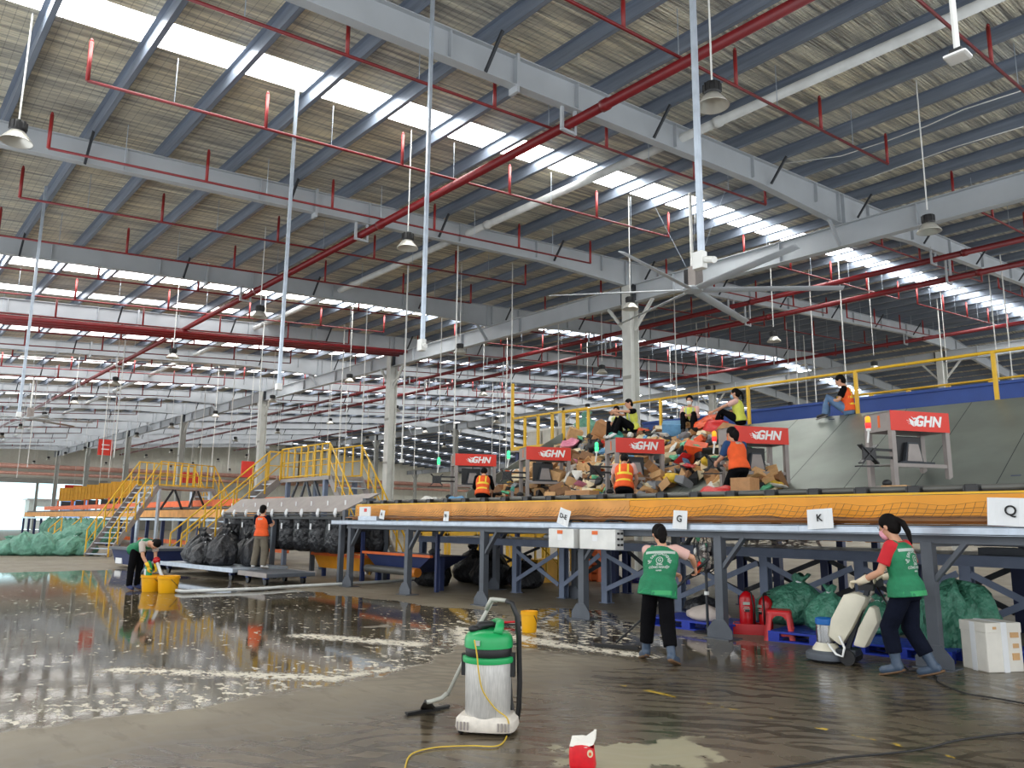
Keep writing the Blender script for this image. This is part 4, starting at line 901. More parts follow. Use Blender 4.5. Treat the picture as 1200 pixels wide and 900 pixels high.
s = MB(); s.hexa([(.2, 0, .25), (2.6, 0, .25), (2.6, 1., .25), (.2, 1., .25), (0, -.1, .62), (2.8, -.1, .62), (2.8, 1.1, .62), (0, 1.1, .62)]); s.build('hopper_body', 'conv_yellow', t)
s = MB(); s.box((-.06, -.16, .6), (2.86, -.08, .68)); s.box((-.06, 1.08, .6), (2.86, 1.16, .68)); s.box((-.06, -.08, .6), (0.02, 1.08, .68)); s.box((2.78, -.08, .6), (2.86, 1.08, .68)); s.build('rim', 'orange_tag', t)
for x in (.3, 2.5):
    for y in (.1, .9): MB().box((x-.05, y-.05, 0), (x+.05, y+.05, .3)).build('leg', 'navy', t)
t = thing('steel_hopper', 'dark navy hopper with a long roller below the conveyor', 'hopper', (-18.3, 10.6, 0))
s = MB(); s.hexa([(.5, .1, .38), (2.2, .1, .38), (2.2, .9, .38), (.5, .9, .38), (0, 0, .78), (3.0, 0, .78), (3.0, 1.1, .78), (0, 1.1, .78)]); s.build('hopper_body', 'navy', t); s = MB(); s.box((-.05, -.06, .76), (3.05, .02, .82)); s.build('rim', 'orange_tag', t)
MB().tube([(.2, -.05, .4), (2.3, -.05, .4)], .09, 14).build('roller', 'roller', t, smooth=.6); MB().tube([(2.3, -.05, .4), (2.55, -.05, .4)], .11, 12).build('roller_cap', 'conv_orange', t)
for x in (.1, 2.9): MB().box((x-.06, .3, 0), (x+.06, .42, .76)).build('leg', 'navy', t)
for x in (-.2, 3.2): MB().box((x-.04, .0, 0), (x+.04, .08, 1.3)).build('frame_post', 'navy', t)
t = thing('steel_skip', 'dark navy steel skip behind the stooping cleaner', 'skip', (-29.2, 7.3, 0), .12)
s = MB(); s.hexa([(.2, 0, .1), (2.6, 0, .1), (2.6, 1.4, .1), (.2, 1.4, .1), (0, -.1, .62), (2.8, -.1, .62), (2.8, 1.5, .62), (0, 1.5, .62)]); s.build('hopper_body', 'navy', t)
MB().box((-.05, -.16, .58), (2.85, 1.56, .66)).build('rim', 'leg_grey', t); MB().box((.3, -.05, .12), (.8, -.0, .3)).build('paper_tag', 'paper', t)
# ================================================================== YELLOW STAIR BRIDGES
def rail_run(t, pts, name='rail', posts=True, h=1.1, n=5, bars=False):
    s = MB(); up = V((0, 0, 1)); pts = [V(p) for p in pts]
    for a, b in zip(pts, pts[1:]):
        s.tube([a+up*h, b+up*h], .03, 6); s.tube([a+up*h*.52, b+up*h*.52], .022, 6)
        if bars: s.tube([a+up*.06, b+up*.06], .03, 6)
    s.build(name, 'rail_yellow', t, smooth=True)
    for a, b in zip(pts, pts[1:]):
        k = n
        for i in range(k+1):
            p = a+(b-a)*i/k; MB().bar(p, p+up*h, .045, .045, (0, 1, 0)).build('post', 'rail_yellow', t)
def flight(t, p0, p1, w, m='kiosk_grey', n=13):
    p0, p1 = V(p0), V(p1); d = p1-p0; d.z = 0; d.normalize(); a = V((d.y, -d.x, 0))
    for sg in (-1, 1): MB().bar(p0+a*sg*w/2, p1+a*sg*w/2, .05, .24).build('stringer', m, t)
    for i in range(n):
        c = p0+(p1-p0)*(i+.6)/n; s = MB(); q = [c-a*w/2-d*.12, c+a*w/2-d*.12, c+a*w/2+d*.12, c-a*w/2+d*.12]; s.hexa([v-V((0, 0, .04)) for v in q]+q); s.build('tread', 'galv', t)
    for sg in (-1, 1): rail_run(t, [p0+a*sg*(w/2+.03), p1+a*sg*(w/2+.03)], 'handrail', n=6)
t = thing('stair_bridge', 'yellow railed stair bridge nearer the conveyor, behind the bag stand', 'stair bridge', (-27.6, 12.3, 0))
MB().box((-1.2, 0, 2.93), (3.8, 1.3, 3.05)).build('platform', 'kiosk_grey', t)
rail_run(t, [(-.0, .04, 3.05), (3.7, .04, 3.05)], 'guard_rail', n=7, bars=True); rail_run(t, [(-1.15, 1.26, 3.05), (3.7, 1.26, 3.05)], 'guard_rail', n=8, bars=True); rail_run(t, [(-1.15, .04, 3.05), (-1.15, 1.26, 3.05)], 'guard_rail', n=2)
s = MB()
for i in range(7): s.box((.08+i*.53, .055, 3.15), (.5+i*.53, .065, 4.1))
flight(t, (-.58, -3.35, 0), (-.58, 0, 3.0), 1.1); flight(t, (6.6, .65, 0), (3.75, .65, 3.0), 1.15)
for x in (.5, 3.4):
    for y in (.1, 1.2): MB().box((x-.07, y-.07, 0), (x+.07, y+.07, 2.93)).build('support_leg', 'table_blue', t)
for a, b in (((.5, .1, 1.9), (1.3, .1, 2.9)), ((2.6, .1, 2.9), (3.4, .1, 1.9)), ((1.3, .1, 1.8), (1.9, .1, 2.9)), ((2.0, .1, 2.9), (2.7, .1, 1.8))): MB().bar(a, b, .07, .07, (0, 1, 0)).build('brace', 'leg_grey', t)
rz = math.radians(30)
t = thing('stair_bridge', 'yellow railed stair bridge far left with open grey treads', 'stair bridge', (-36.7, 8.5, 0), rz)
flight(t, (0, 0, 0), (0, 2.5, 3.05), 1.2, n=14)
MB().box((-.65, 2.5, 2.93), (.65, 6.0, 3.05)).build('platform', 'kiosk_grey', t)
for sx in (-.62, .62): rail_run(t, [(sx, 2.5, 3.05), (sx, 6.0, 3.05)], 'guard_rail', n=8, bars=True)
flight(t, (0, 8.5, 0), (0, 6.0, 3.05), 1.2, n=12)
for x in (-.55, .55):
    for y in (2.6, 5.9): MB().box((x-.06, y-.06, 0), (x+.06, y+.06, 2.93)).build('support_leg', 'galv', t)
for a, b in (((.6, 2.7, 2.0), (.6, 3.4, 2.9)), ((.6, 3.5, 2.9), (.6, 4.1, 1.9)), ((.6, 4.4, 1.9), (.6, 4.8, 2.9)), ((.6, 5.0, 2.9), (.6, 5.7, 1.9))): MB().bar(a, b, .07, .07, (1, 0, 0)).build('brace', 'dark_steel', t)
# ================================================================== SECOND CONVEYOR (far left)
t = thing('sorting_conveyor', 'far left kraft covered conveyor on navy legs under the stair bridge', 'conveyor', (-78, 12.2, 0))
L_ = 48.5
MB().box((0, 0, 1.66), (L_, .06, 2.0)).build('kraft_cover', 'kraft', t); MB().box((0, -.15, 1.5), (L_, -.05, 1.6)).build('ledge', 'galv', t); MB().tube([(0, .2, 2.06), (L_, .2, 2.06)], .05, 8).build('roller_tube', 'roller', t, smooth=True)
MB().box((0, .3, 1.9), (L_, 3., 1.98)).build('deck', 'conv_orange', t); MB().box((0, 1.4, 2.2), (L_, 1.5, 2.5)).build('orange_beam', 'orange_tag', t)
for i in range(20): MB().box((i*2.5, -.1, 0), (i*2.5+.14, .05, 1.55)).build('leg', 'navy', t); 
MB().box((0, 1.4, .3), (L_, 1.5, .5)).build('lower_rail', 'orange_tag', t)
for i, p in enumerate((68, 84, 99, 113, 127, 139)):
    P = ony(p, 580, 14.2); t = thing('weighing_kiosk', 'distant yellow kiosk hood on the far left conveyor', 'kiosk', (P.x, 14.2, 1.98), 1.0, 'distant yellow kiosks')
    s = MB(); s.box((.1, 0, 1.0), (1.15, .8, 2.1)); [s.box((.1+.26*q, -.03, 1.0), (.18+.26*q, .0, 2.1)) for q in range(4)]; s.build('hood', 'deep_yellow', t); MB().box((.3, .1, .45), (1., .2, .95)).build('monitor', 'black', t)
    for x in (.04, 1.26): MB().box((x-.05, .02, 0), (x+.05, .12, 1.)).build('post', 'orange_tag', t)
    MB().box((0, -.05, .38), (1.3, .4, .46)).build('shelf', 'orange_tag', t)
for i in range(9):
    P = ony(60+6.2*i, 612, 11.9); sack('hanging_sack', 'pale green sack hanging below the far left conveyor', 'bag', (P.x, 11.75, .35), .55, 1.25, 'tarp_far', 60+i, 'green sacks hanging on the far conveyor', knot=False)
for i, (cx_, cy_, w_, h_) in enumerate(((12, 650.5, 40, 19), (33, 651, 32, 27), (55, 651, 32, 27), (79, 651, 34, 24), (74, 640, 40, 24), (94, 640, 30, 30), (98, 651, 22, 18), (44, 640, 30, 16), (22, 640, 26, 14), (62, 638, 26, 16))):
    up_ = 0 if cy_ > 649 else .45
    P = onz(cx_, cy_+ (9 if up_ else 0), 0); D = (P-EYE).length; W = w_*D/FPX; H = h_*D/FPX
    sack('green_sack', 'plump pale green sack in the pile by the far stairs', 'bag', (P.x, P.y+(.9 if up_ else 0), up_), W/2*.84, H*.86, 'tarp_far', 80+i, 'pile of green sacks by the far stairs', knot=i % 3 == 0, lean=(.35*math.sin(i*2), .3*math.cos(i)), crease=.13)
t = thing('step_frame', 'low yellow railed steps beside the far green sacks', 'steps', (-47.5, 8.6, 0), .3)
rail_run(t, [(0, 0, 0), (1.2, 0, .6)], 'rail', h=1.0, n=2); rail_run(t, [(0, 1, 0), (1.2, 1, .6)], 'rail', h=1.0, n=2); MB().box((.2, 0, 0), (1.3, 1, .5)).build('step_block', 'deep_yellow', t)
t = thing('hanging_sign', 'red sign hanging from the roof above the far stairs', 'sign', (-60, 13.78, 5.6)); MB().box((-.05, -.45, .3), (.05, .45, 1.4)).build('board', 'sign_red', t); MB().tube([(0, 0, 1.5), (0, 0, roofz(13.78, .3)-5.6)], .02, 6).build('hanger_rod', 'white_metal', t)
s = MB(); s.box((.05, -.25, .98), (.06, .25, 1.05)); s.box((.05, -.25, .68), (.06, .25, .75)); s.build('white_print', 'white', t)
for (p, q, X, w_, h_, lab) in ((86, 575, -110, 2.0, 1.4, 'small red sign hanging before the bright loading door'), (223, 560, -62, 1.2, .8, 'red sign behind the far stair bridge rails'), (290, 550, -48, .8, 1.0, 'red sign left of the nearer stair bridge')):
    d = ray(p, q); P = EYE+d*(X/d.x); t = thing('hanging_sign', lab, 'sign', P); MB().box((-.04, -w_/2, -h_/2), (.04, w_/2, h_/2)).build('board', 'sign_red', t); MB().tube([(0, 0, h_/2), (0, 0, roofz(P.y, .3)-P.z)], .02, 6).build('hanger_rod', 'white_metal', t)
t = thing('wall_pipe', 'pale orange red pipe running along the far end wall', 'pipe', (-116.4, 0, 8.0)); MB().tube([(0, -13, 0), (0, 97, 0)], .3, 8).build('pipe_run', 'pipe_orange', t, smooth=True); MB().tube([(0, -13, -.9), (0, 97, -.9)], .2, 8).build('pipe_run', 'pipe_orange', t, smooth=True)
# low yellow barrier far behind, seen between roller and kiosks
t = thing('barrier', 'low yellow panel barrier behind the first kiosk', 'barrier', (-26, 17.5, 0))
for i in range(5):
    s = MB(); s.box((i*1.8, 0, 1.6), (i*1.8+1.7, .05, 2.3)) if False else (s.box((i*1.8, 0, 2.2), (i*1.8+1.7, .06, 2.34)), s.box((i*1.8, 0, 1.0), (i*1.8+1.7, .06, 1.14)), s.box((i*1.8, 0, 0), (i*1.8+.12, .06, 2.3)), s.box((i*1.8+1.58, 0, 0), (i*1.8+1.7, .06, 2.3)), s.box((i*1.8, .02, 1.14), (i*1.8+1.7, .03, 2.2))); s.build('panel', 'rail_yellow', t)
# ================================================================== FLOOR OBJECTS, RIGHT SIDE
GX = 'green sacks on the pallets'
sack('green_sack', 'big slumped green sack tied at its top on the blue pallet', 'bag', (-6.62, 11.0, .14), .43, .66, 'tarp_green', 21, None, squash=(1.1, .8), lean=(.42, .1), crease=.07)
sack('green_sack', 'smaller peaked green sack beside the red stool', 'bag', (-5.72, 10.75, .14), .33, .56, 'tarp_green', 23, None, squash=(1., .8), lean=(.0, .05), crease=.08)
sack('green_sack', 'green sack half hidden behind the scrubbing machine', 'bag', (-5.15, 11.1, .14), .33, .46, 'tarp_green', 27, None, squash=(1., .8), lean=(-.1, .05), crease=.08)
# crumpled tarpaulin hanging over a pile
t = thing('green_tarpaulin', 'crumpled dark green tarpaulin draped over a pile beside foam box', 'tarpaulin', (-4.12, 10.85, 0)); rn = random.Random(4); s = MB(); n = 60; vs = []
prof = [(0, .58), (.05, .62), (.2, .63), (.4, .63), (.55, .6), (.66, .54), (.74, .42), (.78, .2), (.79, .03)]
for (z, q) in prof:
    for j in range(n):
        a = 2*PI*j/n; k = q*(1+.13*math.sin(a*6+z*2)+.09*math.sin(a*11+z*4)+.06*math.sin(a*17-z*7)+.05*math.sin(a*3+1)+.05*math.sin(a*23+z*9)+.04*math.sin(a*4+z*18)); vs.append((k*.64*math.cos(a)+.06*z, k*.55*math.sin(a), max(0, z*.98*(1+.1*math.sin(a*3)+.07*math.sin(a*8))+.06)))
s.add(vs, [(i*n+j, i*n+(j+1) % n, (i+1)*n+(j+1) % n, (i+1)*n+j) for i in range(len(prof)-1) for j in range(n)]+[tuple(range(n-1, -1, -1)), tuple((len(prof)-1)*n+j for j in range(n))]); s.build('tarp_sheet', 'tarp_green', t, smooth=True)
# foam box
t = thing('foam_box', 'dirty white foam box taped shut on the floor at right', 'box', (-3.8, 10.1, 0), math.radians(62)); t.scale = (.9, .9, .93)
MB().box((0, -.42, 0), (.52, .0, .56)).build('box_body', 'foam_box', t, bevel=.02); MB().box((-.005, -.425, .455), (.525, .005, .575)).build('lid', 'foam_box', t, bevel=.012)
s = MB(); s.box((.22, -.43, .0), (.3, .01, .58)); s.box((-.008, -.25, .0), (-.004, -.17, .57)); s.build('tape', 'paper', t)
s = MB()
for q in ((.35, -.428, .4, .12, .06), (.38, -.428, .28, .08, .05), (.36, -.428, .14, .1, .08), (.1, -.428, .5, .05, .03)): s.box((q[0], q[1]-.003, q[2]), (q[0]+q[3], q[1]+.01, q[2]+q[4]))
s.build('brown_stains', 'box_tan', t)
# red stool
t = thing('plastic_stool', 'small red plastic stool standing in front of green sacks', 'stool', (-6.28, 10.36, .0), .5); s = MB()
H, w0, w1 = .41, .16, .21
S_ = MB().rings([((0, 0, H-.05), w0+.012, w0+.012), ((0, 0, H-.02), w0+.008, w0+.008), ((0, 0, H), w0-.01, w0-.01)], 24, power=6).build('seat', 'stool_red', t, smooth=.6)
for sx in (-1, 1):
    for sy in (-1, 1):
        s = MB(); s.hexa([(sx*w1, sy*w1, 0), (sx*(w1-.075), sy*w1, 0), (sx*(w1-.075), sy*(w1-.03), 0), (sx*w1, sy*(w1-.03), 0), (sx*w0, sy*w0, H-.04), (sx*(w0-.07), sy*w0, H-.04), (sx*(w0-.07), sy*(w0-.03), H-.04), (sx*w0, sy*(w0-.03), H-.04)])
        s.hexa([(sx*w1, sy*w1, 0), (sx*(w1-.03), sy*w1, 0), (sx*(w1-.03), sy*(w1-.075), 0), (sx*w1, sy*(w1-.075), 0), (sx*w0, sy*w0, H-.04), (sx*(w0-.03), sy*w0, H-.04), (sx*(w0-.03), sy*(w0-.07), H-.04), (sx*w0, sy*(w0-.07), H-.04)]); s.build('leg', 'stool_red', t)
for a in range(4):
    R_ = Matrix.Rotation(a*PI/2, 3, 'Z'); s = MB(); pts = []
    for i in range(9): b = PI*i/8; pts.append(R_ @ V((.085*math.cos(b), -w0-.0, H-.13+.06*math.sin(b))))
    top = [R_ @ V((.13*math.cos(PI*i/8), -w0, H-.03)) for i in range(9)]
    s.add(pts+top+[p+R_ @ V((0, .02, 0)) for p in pts+top], [(i, i+1, 10+i, 9+i) for i in range(8)]+[(18+i, 27+i, 28+i, 19+i) for i in range(8)]+[(i, 18+i, 19+i, i+1) for i in range(8)]); s.build('arch_side', 'stool_red', t)
    q = [R_ @ V((-.14, -.19, .085)), R_ @ V((.14, -.19, .085))]; MB().bar(q[0], q[1], .02, .035).build('stretcher', 'stool_red', t)
# fire extinguishers
def ext(x, y, h, r, label, rz):
    t = thing('fire_extinguisher', label, 'fire extinguisher', (x, y, 0), rz)
    MB().lathe([(r*.9, 0), (r, .02), (r, h*.78), (r*.86, h*.86), (r*.5, h*.93), (.03, h*.96)], n=24).build('cylinder', 'ext_red', t, smooth=.7)
    s = MB(); s.lathe([(.025, h*.95), (.03, h*1.0), (.02, h*1.03)], n=12); s.bar((-.02, 0, h*1.02), (.1, 0, h*1.07), .02, .012); s.bar((-.02, 0, h*1.0), (.1, 0, h*1.0), .02, .012); s.build('valve_handle', 'black', t)
    MB().tube([(0, -.03, h), (.06, -r*.9, h*.93), (.09, -r*1.05, h*.6), (.085, -r*1.02, h*.25)], .012, 8).build('hose', 'black', t, smooth=True)
    s = MB(); q = [(-.5, -1), (.05, -1), (.05, 1), (-.5, 1)]
    n = 8; vs = []
    for i in range(n+1):
        a = -PI/2-.55+1.1*i/n
        for z in (h*.35, h*.72): vs += [(r*1.006*math.cos(a), r*1.006*math.sin(a), z), (r*1.012*math.cos(a), r*1.012*math.sin(a), z)]
    s.add(vs, [f for i in range(n) for f in ((4*i+1, 4*i+5, 4*i+7, 4*i+3), (4*i, 4*i+1, 4*i+5, 4*i+4), (4*i+2, 4*i+6, 4*i+7, 4*i+3))]); lb = s.build('label_sheet', 'ext_red', t)
    s = MB(); 
    for (z, w_, hh) in ((.66, .06, .05), (.6, .05, .012), (.56, .06, .012), (.52, .05, .012)): s.box((-w_, -r*1.03, h*z), (w_*.6, -r*.98, h*z+hh*.8))
    s.build('label_print', 'reflect', lb); MB().box((-.035, -r*1.04, h*.5), (.03, -r*.99, h*.56)).build('label_print', 'black', lb); return t
ext(-6.9, 10.52, .64, .115, 'tall red fire extinguisher beside the grey conveyor leg', .6)
t = thing('extinguisher_stand', 'red stand box holding the fire extinguisher by the leg', 'stand', (-6.78, 10.42, 0), .55); s = MB(); s.box((-.26, 0, 0), (.26, .02, .15)); s.box((-.26, .02, 0), (-.24, .3, .15)); s.box((.24, .02, 0), (.26, .3, .15)); s.box((-.26, .28, 0), (.26, .3, .15)); s.build('stand_walls', 'ext_red', t)
ext(-6.68, 10.66, .58, .1, 'second red fire extinguisher just behind the first', -.3)
# floor scrubbing machine
t = thing('floor_scrubber', 'white tanked floor scrubbing machine with blue capped chrome motor', 'floor scrubber', (-4.98, 9.22, 0), math.radians(12))
MB().lathe([(.2, .02), (.235, .03), (.24, .07), (.235, .1), (.2, .125), (.1, .14)], n=32).build('brush_housing', 'leg_grey', t, smooth=.6)
MB().lathe([(.19, 0), (.2, .025)], n=32).build('brush', 'black', t)
MB().lathe([(.17, .12), (.15, .16), (.12, .2), (.11, .215)], n=24).build('motor_shroud', 'tank_white', t, smooth=.6)
MB().lathe([(.105, .21), (.108, .23), (.108, .42), (.1, .43)], n=28).build('motor_cover', 'chrome', t, smooth=.6)
MB().lathe([(.112, .425), (.114, .44), (.112, .49), (.09, .5)], n=28).build('motor_cap', 'cap_blue', t, smooth=.6)
for sy in (-.16, .16): MB().tube([(.28, sy-.025, .085), (.28, sy+.025, .085)], .085, 18).build('wheel', 'black', t, smooth=.6)
MB().box((.14, -.14, .09), (.36, .14, .17)).build('wheel_bracket', 'dark_steel', t, bevel=.01)
MB().bar((.24, 0, .15), (.56, -.02, .98), .05, .05).build('handle_column', 'dark_steel', t)
def slab_tank(pts, w, name, m):
    s = MB(); s.prism([(x, -w/2, z) for x, z in pts], (0, w, 0)); s.build(name, m, t, bevel=.03, smooth=.7)
slab_tank([(.06, .30), (.2, .2), (.33, .4), (.5, .72), (.52, .78), (.38, .82), (.26, .79), (.1, .5)], .26, 'water_tank', 'tank_white')
slab_tank([(.33, .22), (.46, .2), (.62, .5), (.6, .66), (.54, .68), (.4, .42)], .24, 'rear_tank', 'tank_white')
s = MB(); s.tube([(.06, -.14, .22), (.1, -.2, .2), (.17, -.22, .12), (.24, -.22, .1), (.26, -.2, .2), (.2, -.16, .32)], .014, 8); s.build('water_hose', 'white', t, smooth=True)
s = MB(); s.tube([(.53, -.2, .95), (.5, -.24, .99), (.56, -.26, 1.03), (.64, -.22, 1.02)], .018, 8); s.tube([(.53, .2, .95), (.5, .24, .99), (.56, .26, 1.03), (.64, .22, 1.02)], .018, 8); s.tube([(.55, -.24, .97), (.55, .24, .97)], .02, 8); s.box((.5, -.12, .9), (.66, .12, 1.0)); s.box((.46, -.22, .86), (.62, -.12, .93)); s.build('handle_bar', 'black', t)
s = MB(); s.tube([(.58, .1, .9), (.7, .05, .7), (.66, -.02, .4), (.8, -.05, .1), (.9, -.1, .02)], .012, 6); s.build('power_lead', 'black', t, smooth=True)
def cable(name, label, pts, r, m):
    q = []; P_ = [V(p) for p in pts]
    for i in range(len(P_)-1):
        p0, p1, p2, p3 = P_[max(i-1, 0)], P_[i], P_[i+1], P_[min(i+2, len(P_)-1)]
        for k in range(8): u = k/8; q.append(.5*((2*p1)+(p2-p0)*u+(2*p0-5*p1+4*p2-p3)*u*u+(3*p1-p0-3*p2+p3)*u**3))
    q.append(P_[-1]); return tag(MB().tube(q, r, 6).build(name, m, None, smooth=True), label, 'cable')
G = lambda x, y, z=.012: tuple(onz(x, y, z))
cable('power_cord', 'black power cord trailing right from the scrubbing machine', [G(1040, 790), G(1062, 786), G(1085, 788), (-3.72, 9.15, .012), G(1100, 800), G(1130, 812), G(1165, 818), G(1205, 825)], .008, 'black')
cable('power_cord', 'black power cord crossing the floor at the bottom right corner', [G(895, 902), G(940, 896), G(985, 888), G(1030, 884), G(1080, 878), G(1120, 868), G(1160, 862), G(1205, 858)], .0075, 'black')
# pedestal fan full of rubbish
t = thing('pedestal_fan', 'pedestal fan cage stuffed with plastic rubbish, beside the conveyor leg', 'pedestal fan', (-7.3, 10.08, 0), math.radians(-35))
s = MB(); s.lathe([(.2, 0), (.2, .02), (.06, .04)], n=24); s.build('base', 'black', t); MB().tube([(0, 0, .02), (0, 0, .92)], .022, 10).build('pole', 'dark_steel', t)
MB().lathe([(.035, .55), (.035, .6)], n=10).build('height_knob', 'white', t)
c = V((0, 0, 1.2)); R0 = .33; s = MB()
for sy, rr in ((-.07, R0*.96), (.07, R0*.96), (0, R0)): s.tube([c+V((rr*math.cos(a), sy, rr*math.sin(a))) for a in [2*PI*i/32 for i in range(33)]], .008, 6, False)
for i in range(28):
    a = 2*PI*i/28; d = V((math.cos(a), 0, math.sin(a)))
    for sg in (-1, 1): s.tube([c+V((0, sg*.12, 0)), c+d*R0*.6+V((0, sg*.11, 0)), c+d*R0], .003, 4, False)
s.build('wire_cage', 'dark_steel', t, smooth=True)
s = MB()
for i in range(4):
    a = i*PI/2+.3; d = V((math.cos(a), 0, math.sin(a))); n_ = V((-math.sin(a), .35, math.cos(a))); s.prism([c+d*.05-n_*.03, c+d*.27-n_*.09, c+d*.28+n_*.07, c+d*.05+n_*.04], (0, .01, 0))
s.build('blades', 'kiosk_grey', t); MB().tube([c+V((0, .02, 0)), c+V((0, .22, -.02))], .07, 12).build('motor', 'black', t)
rn = random.Random(9)
for i in range(16):
    m = rn.choice(['cloth_grey', 'p_white', 'p_pink', 'p_cream', 'sign_red', 'tarp_far', 'p_green', 'box_tan', 'p_grey']); p = c+V((rn.gauss(-.02, .08), rn.uniform(-.13, .02), .24-.035*i+rn.gauss(0, .03))); s = MB()
    s.ball(p, rn.uniform(.03, .08), .03, rn.uniform(.03, .08), 8, 6, Matrix.Rotation(rn.uniform(0, 3), 3, 'Y')); s.build('plastic_scrap', m, t, smooth=True)
MB().ball(c+V((-.02, -.12, -.3)), .05, .04, .04, 10, 6).build('orange_cap', 'orange_tag', t, smooth=True)
sack('black_sack', 'low black bundle on the blue pallet behind the sweeping cleaner', 'bag', (-7.85, 10.75, .14), .3, .34, 'bag_black', 31, None, squash=(1.2, .8), knot=False)
sack('plastic_bag', 'crumpled pale grey plastic bag on the blue pallet by the fan', 'bag', (-7.5, 10.35, .14), .24, .24, 'cloth_grey', 33, None, squash=(1.3, .8), knot=False, crease=.12)
# ================================================================== WET VACUUM
t = thing('wet_vacuum', 'green topped wet vacuum cleaner with a long grey wand and black hose', 'vacuum cleaner', (-5.015, 4.05, 0), math.radians(40)); t.scale = VS = (.9, .9, .82)
s = MB(); s.rings([((0, 0, .035), .255, .2), ((0, 0, .06), .265, .21), ((0, 0, .13), .26, .205), ((0, 0, .165), .22, .18)], 32, power=4); s.build('base', 'vac_base', t, smooth=.6)
s = MB()
for sx in (-1, 1):
    for k in range(4): s.box((sx*(.13+.03*k)-.006, -.215, .055), (sx*(.13+.03*k)+.006, -.2, .125))
s.build('base_slots', 'kiosk_grey', t)
for sx in (-.2, .2):
    for sy in (-.14, .14): MB().ball((sx, sy, .03), .03, .03, .03, 10, 6).build('caster', 'black', t, smooth=True)
MB().lathe([(.19, .15), (.197, .17), (.203, .62), (.2, .64)], n=36).build('tank', 'vac_tank', t, smooth=.7)
MB().lathe([(.2, .63), (.222, .635), (.226, .66), (.222, .685), (.2, .69)], n=36).build('rim_ring', 'vac_green', t, smooth=.8)
MB().lathe([(.2, .69), (.203, .695), (.203, .765), (.2, .77)], n=36).build('rubber_band', 'black', t, smooth=.7)
MB().lathe([(.2, .765), (.213, .77), (.213, .83), (.205, .87), (.175, .905), (.12, .925), (.05, .93)], n=36).build('motor_head', 'vac_green', t, smooth=.9)
s = MB(); s.rings([((-.02, .12, .9), .045, .04), ((.0, .14, .96), .04, .035), ((.06, .1, 1.0), .035, .025), ((.1, 0, 1.0), .035, .025), ((.11, -.08, .96), .04, .035), ((.1, -.12, .9), .045, .04)], 12, (1, 0, 0)); s.build('carry_handle', 'vac_green', t, smooth=True)
s = MB(); s.rings([((-.1, -.03, .9), .06, .05), ((-.07, -.02, .96), .055, .045), ((.02, .02, .975), .05, .03), ((.07, .03, .95), .03, .02)], 12, (0, 1, 0)); s.ball((-.12, -.07, .935), .05, .04, .035); s.build('switch_block', 'black', t, smooth=True)
MB().box((-.08, -.222, .805), (-.035, -.205, .85)).build('socket_cover', 'reflect', t)
s = MB(); s.box((.195, -.03, .5), (.235, .03, .72)); s.box((-.235, -.03, .5), (-.195, .03, .7)); s.build('latch', 'black', t)
bpy.context.view_layer.update()
DV = (V((-5.015, 4.05, .5))-EYE).dot(_F)
K = V((-5.015, 4.05, 0)); Rm = Matrix.Rotation(-math.radians(40), 3, 'Z')
def unsc(p): return V((p.x/VS[0], p.y/VS[1], p.z/VS[2]))
def v(x, y, dd=0.): p = EYE+ray(x, y)*((DV+dd)/ray(x, y).dot(_F)); return unsc(Rm @ (p-K))
s = MB(); s.tube([v(577, 704, .12), v(556, 742, .18), v(543, 775, .2), v(524, 815, .12)], .017, 12); s.build('wand', 'tube_grey', t, smooth=True)
s = MB(); s.tube([v(524, 812, .12), v(518, 818, .1), v(505, 822, .06), v(500, 823, .05)], .021, 12); s.tube([v(583, 704, .1), v(576, 702, .11), v(570, 714, .13)], .022, 12); s.tube([v(577, 702, .11), v(594, 704, .05)], .019, 12); s.build('elbow_joints', 'tube_grey', t, smooth=True)
s = MB(); s.tube([v(593, 704, .05), v(600, 707, .03), v(606, 722, .0), v(608, 745), v(609, 800, -.02), v(608, 830, -.04), v(606, 842, -.03), v(601, 838, .03), v(598, 820, .06), v(596, 785, .08)], .0235, 12); s.build('hose', 'black_plastic', t, smooth=True)
s = MB(); a, b = unsc(Rm @ (onz(476, 836, .02)-K)), unsc(Rm @ (onz(526, 827, .02)-K)); s.bar(a, b, .05, .02); s.bar(a-V((0, 0, .014)), b-V((0, 0, .014)), .02, .03); m_ = (a+b)/2; e = v(500, 823, .05); s.hexa([m_+V(q) for q in ((-.07, -.03, .01), (.07, -.03, .01), (.07, .03, .01), (-.07, .03, .01))]+[e+V(q) for q in ((-.025, -.02, -.0), (.025, -.02, -.0), (.025, .02, .02), (-.025, .02, .02))]); s.build('floor_nozzle', 'black', t, bevel=.006)
q = [v(556, 750, -.2), v(559, 768, -.22), v(561, 788, -.23), v(566, 810, -.235), v(580, 830, -.24), v(595, 843, -.26), unsc(Rm @ (onz(594, 862, .01)-K)), unsc(Rm @ (onz(583, 874, .01)-K)), unsc(Rm @ (onz(550, 874, .01)-K)), unsc(Rm @ (onz(510, 876, .01)-K)), unsc(Rm @ (onz(482, 884, .01)-K)), unsc(Rm @ (onz(474, 902, .01)-K)), unsc(Rm @ (onz(470, 915, .01)-K))]
P_ = q; qq = []
for i in range(len(P_)-1):
    p0, p1, p2, p3 = P_[max(i-1, 0)], P_[i], P_[i+1], P_[min(i+2, len(P_)-1)]
    for k in range(6): u = k/6; qq.append(.5*((2*p1)+(p2-p0)*u+(2*p0-5*p1+4*p2-p3)*u*u+(3*p1-p0-3*p2+p3)*u**3))
MB().tube(qq+[P_[-1]], .0065, 6).build('mains_lead', 'cord_yellow', t, smooth=True)
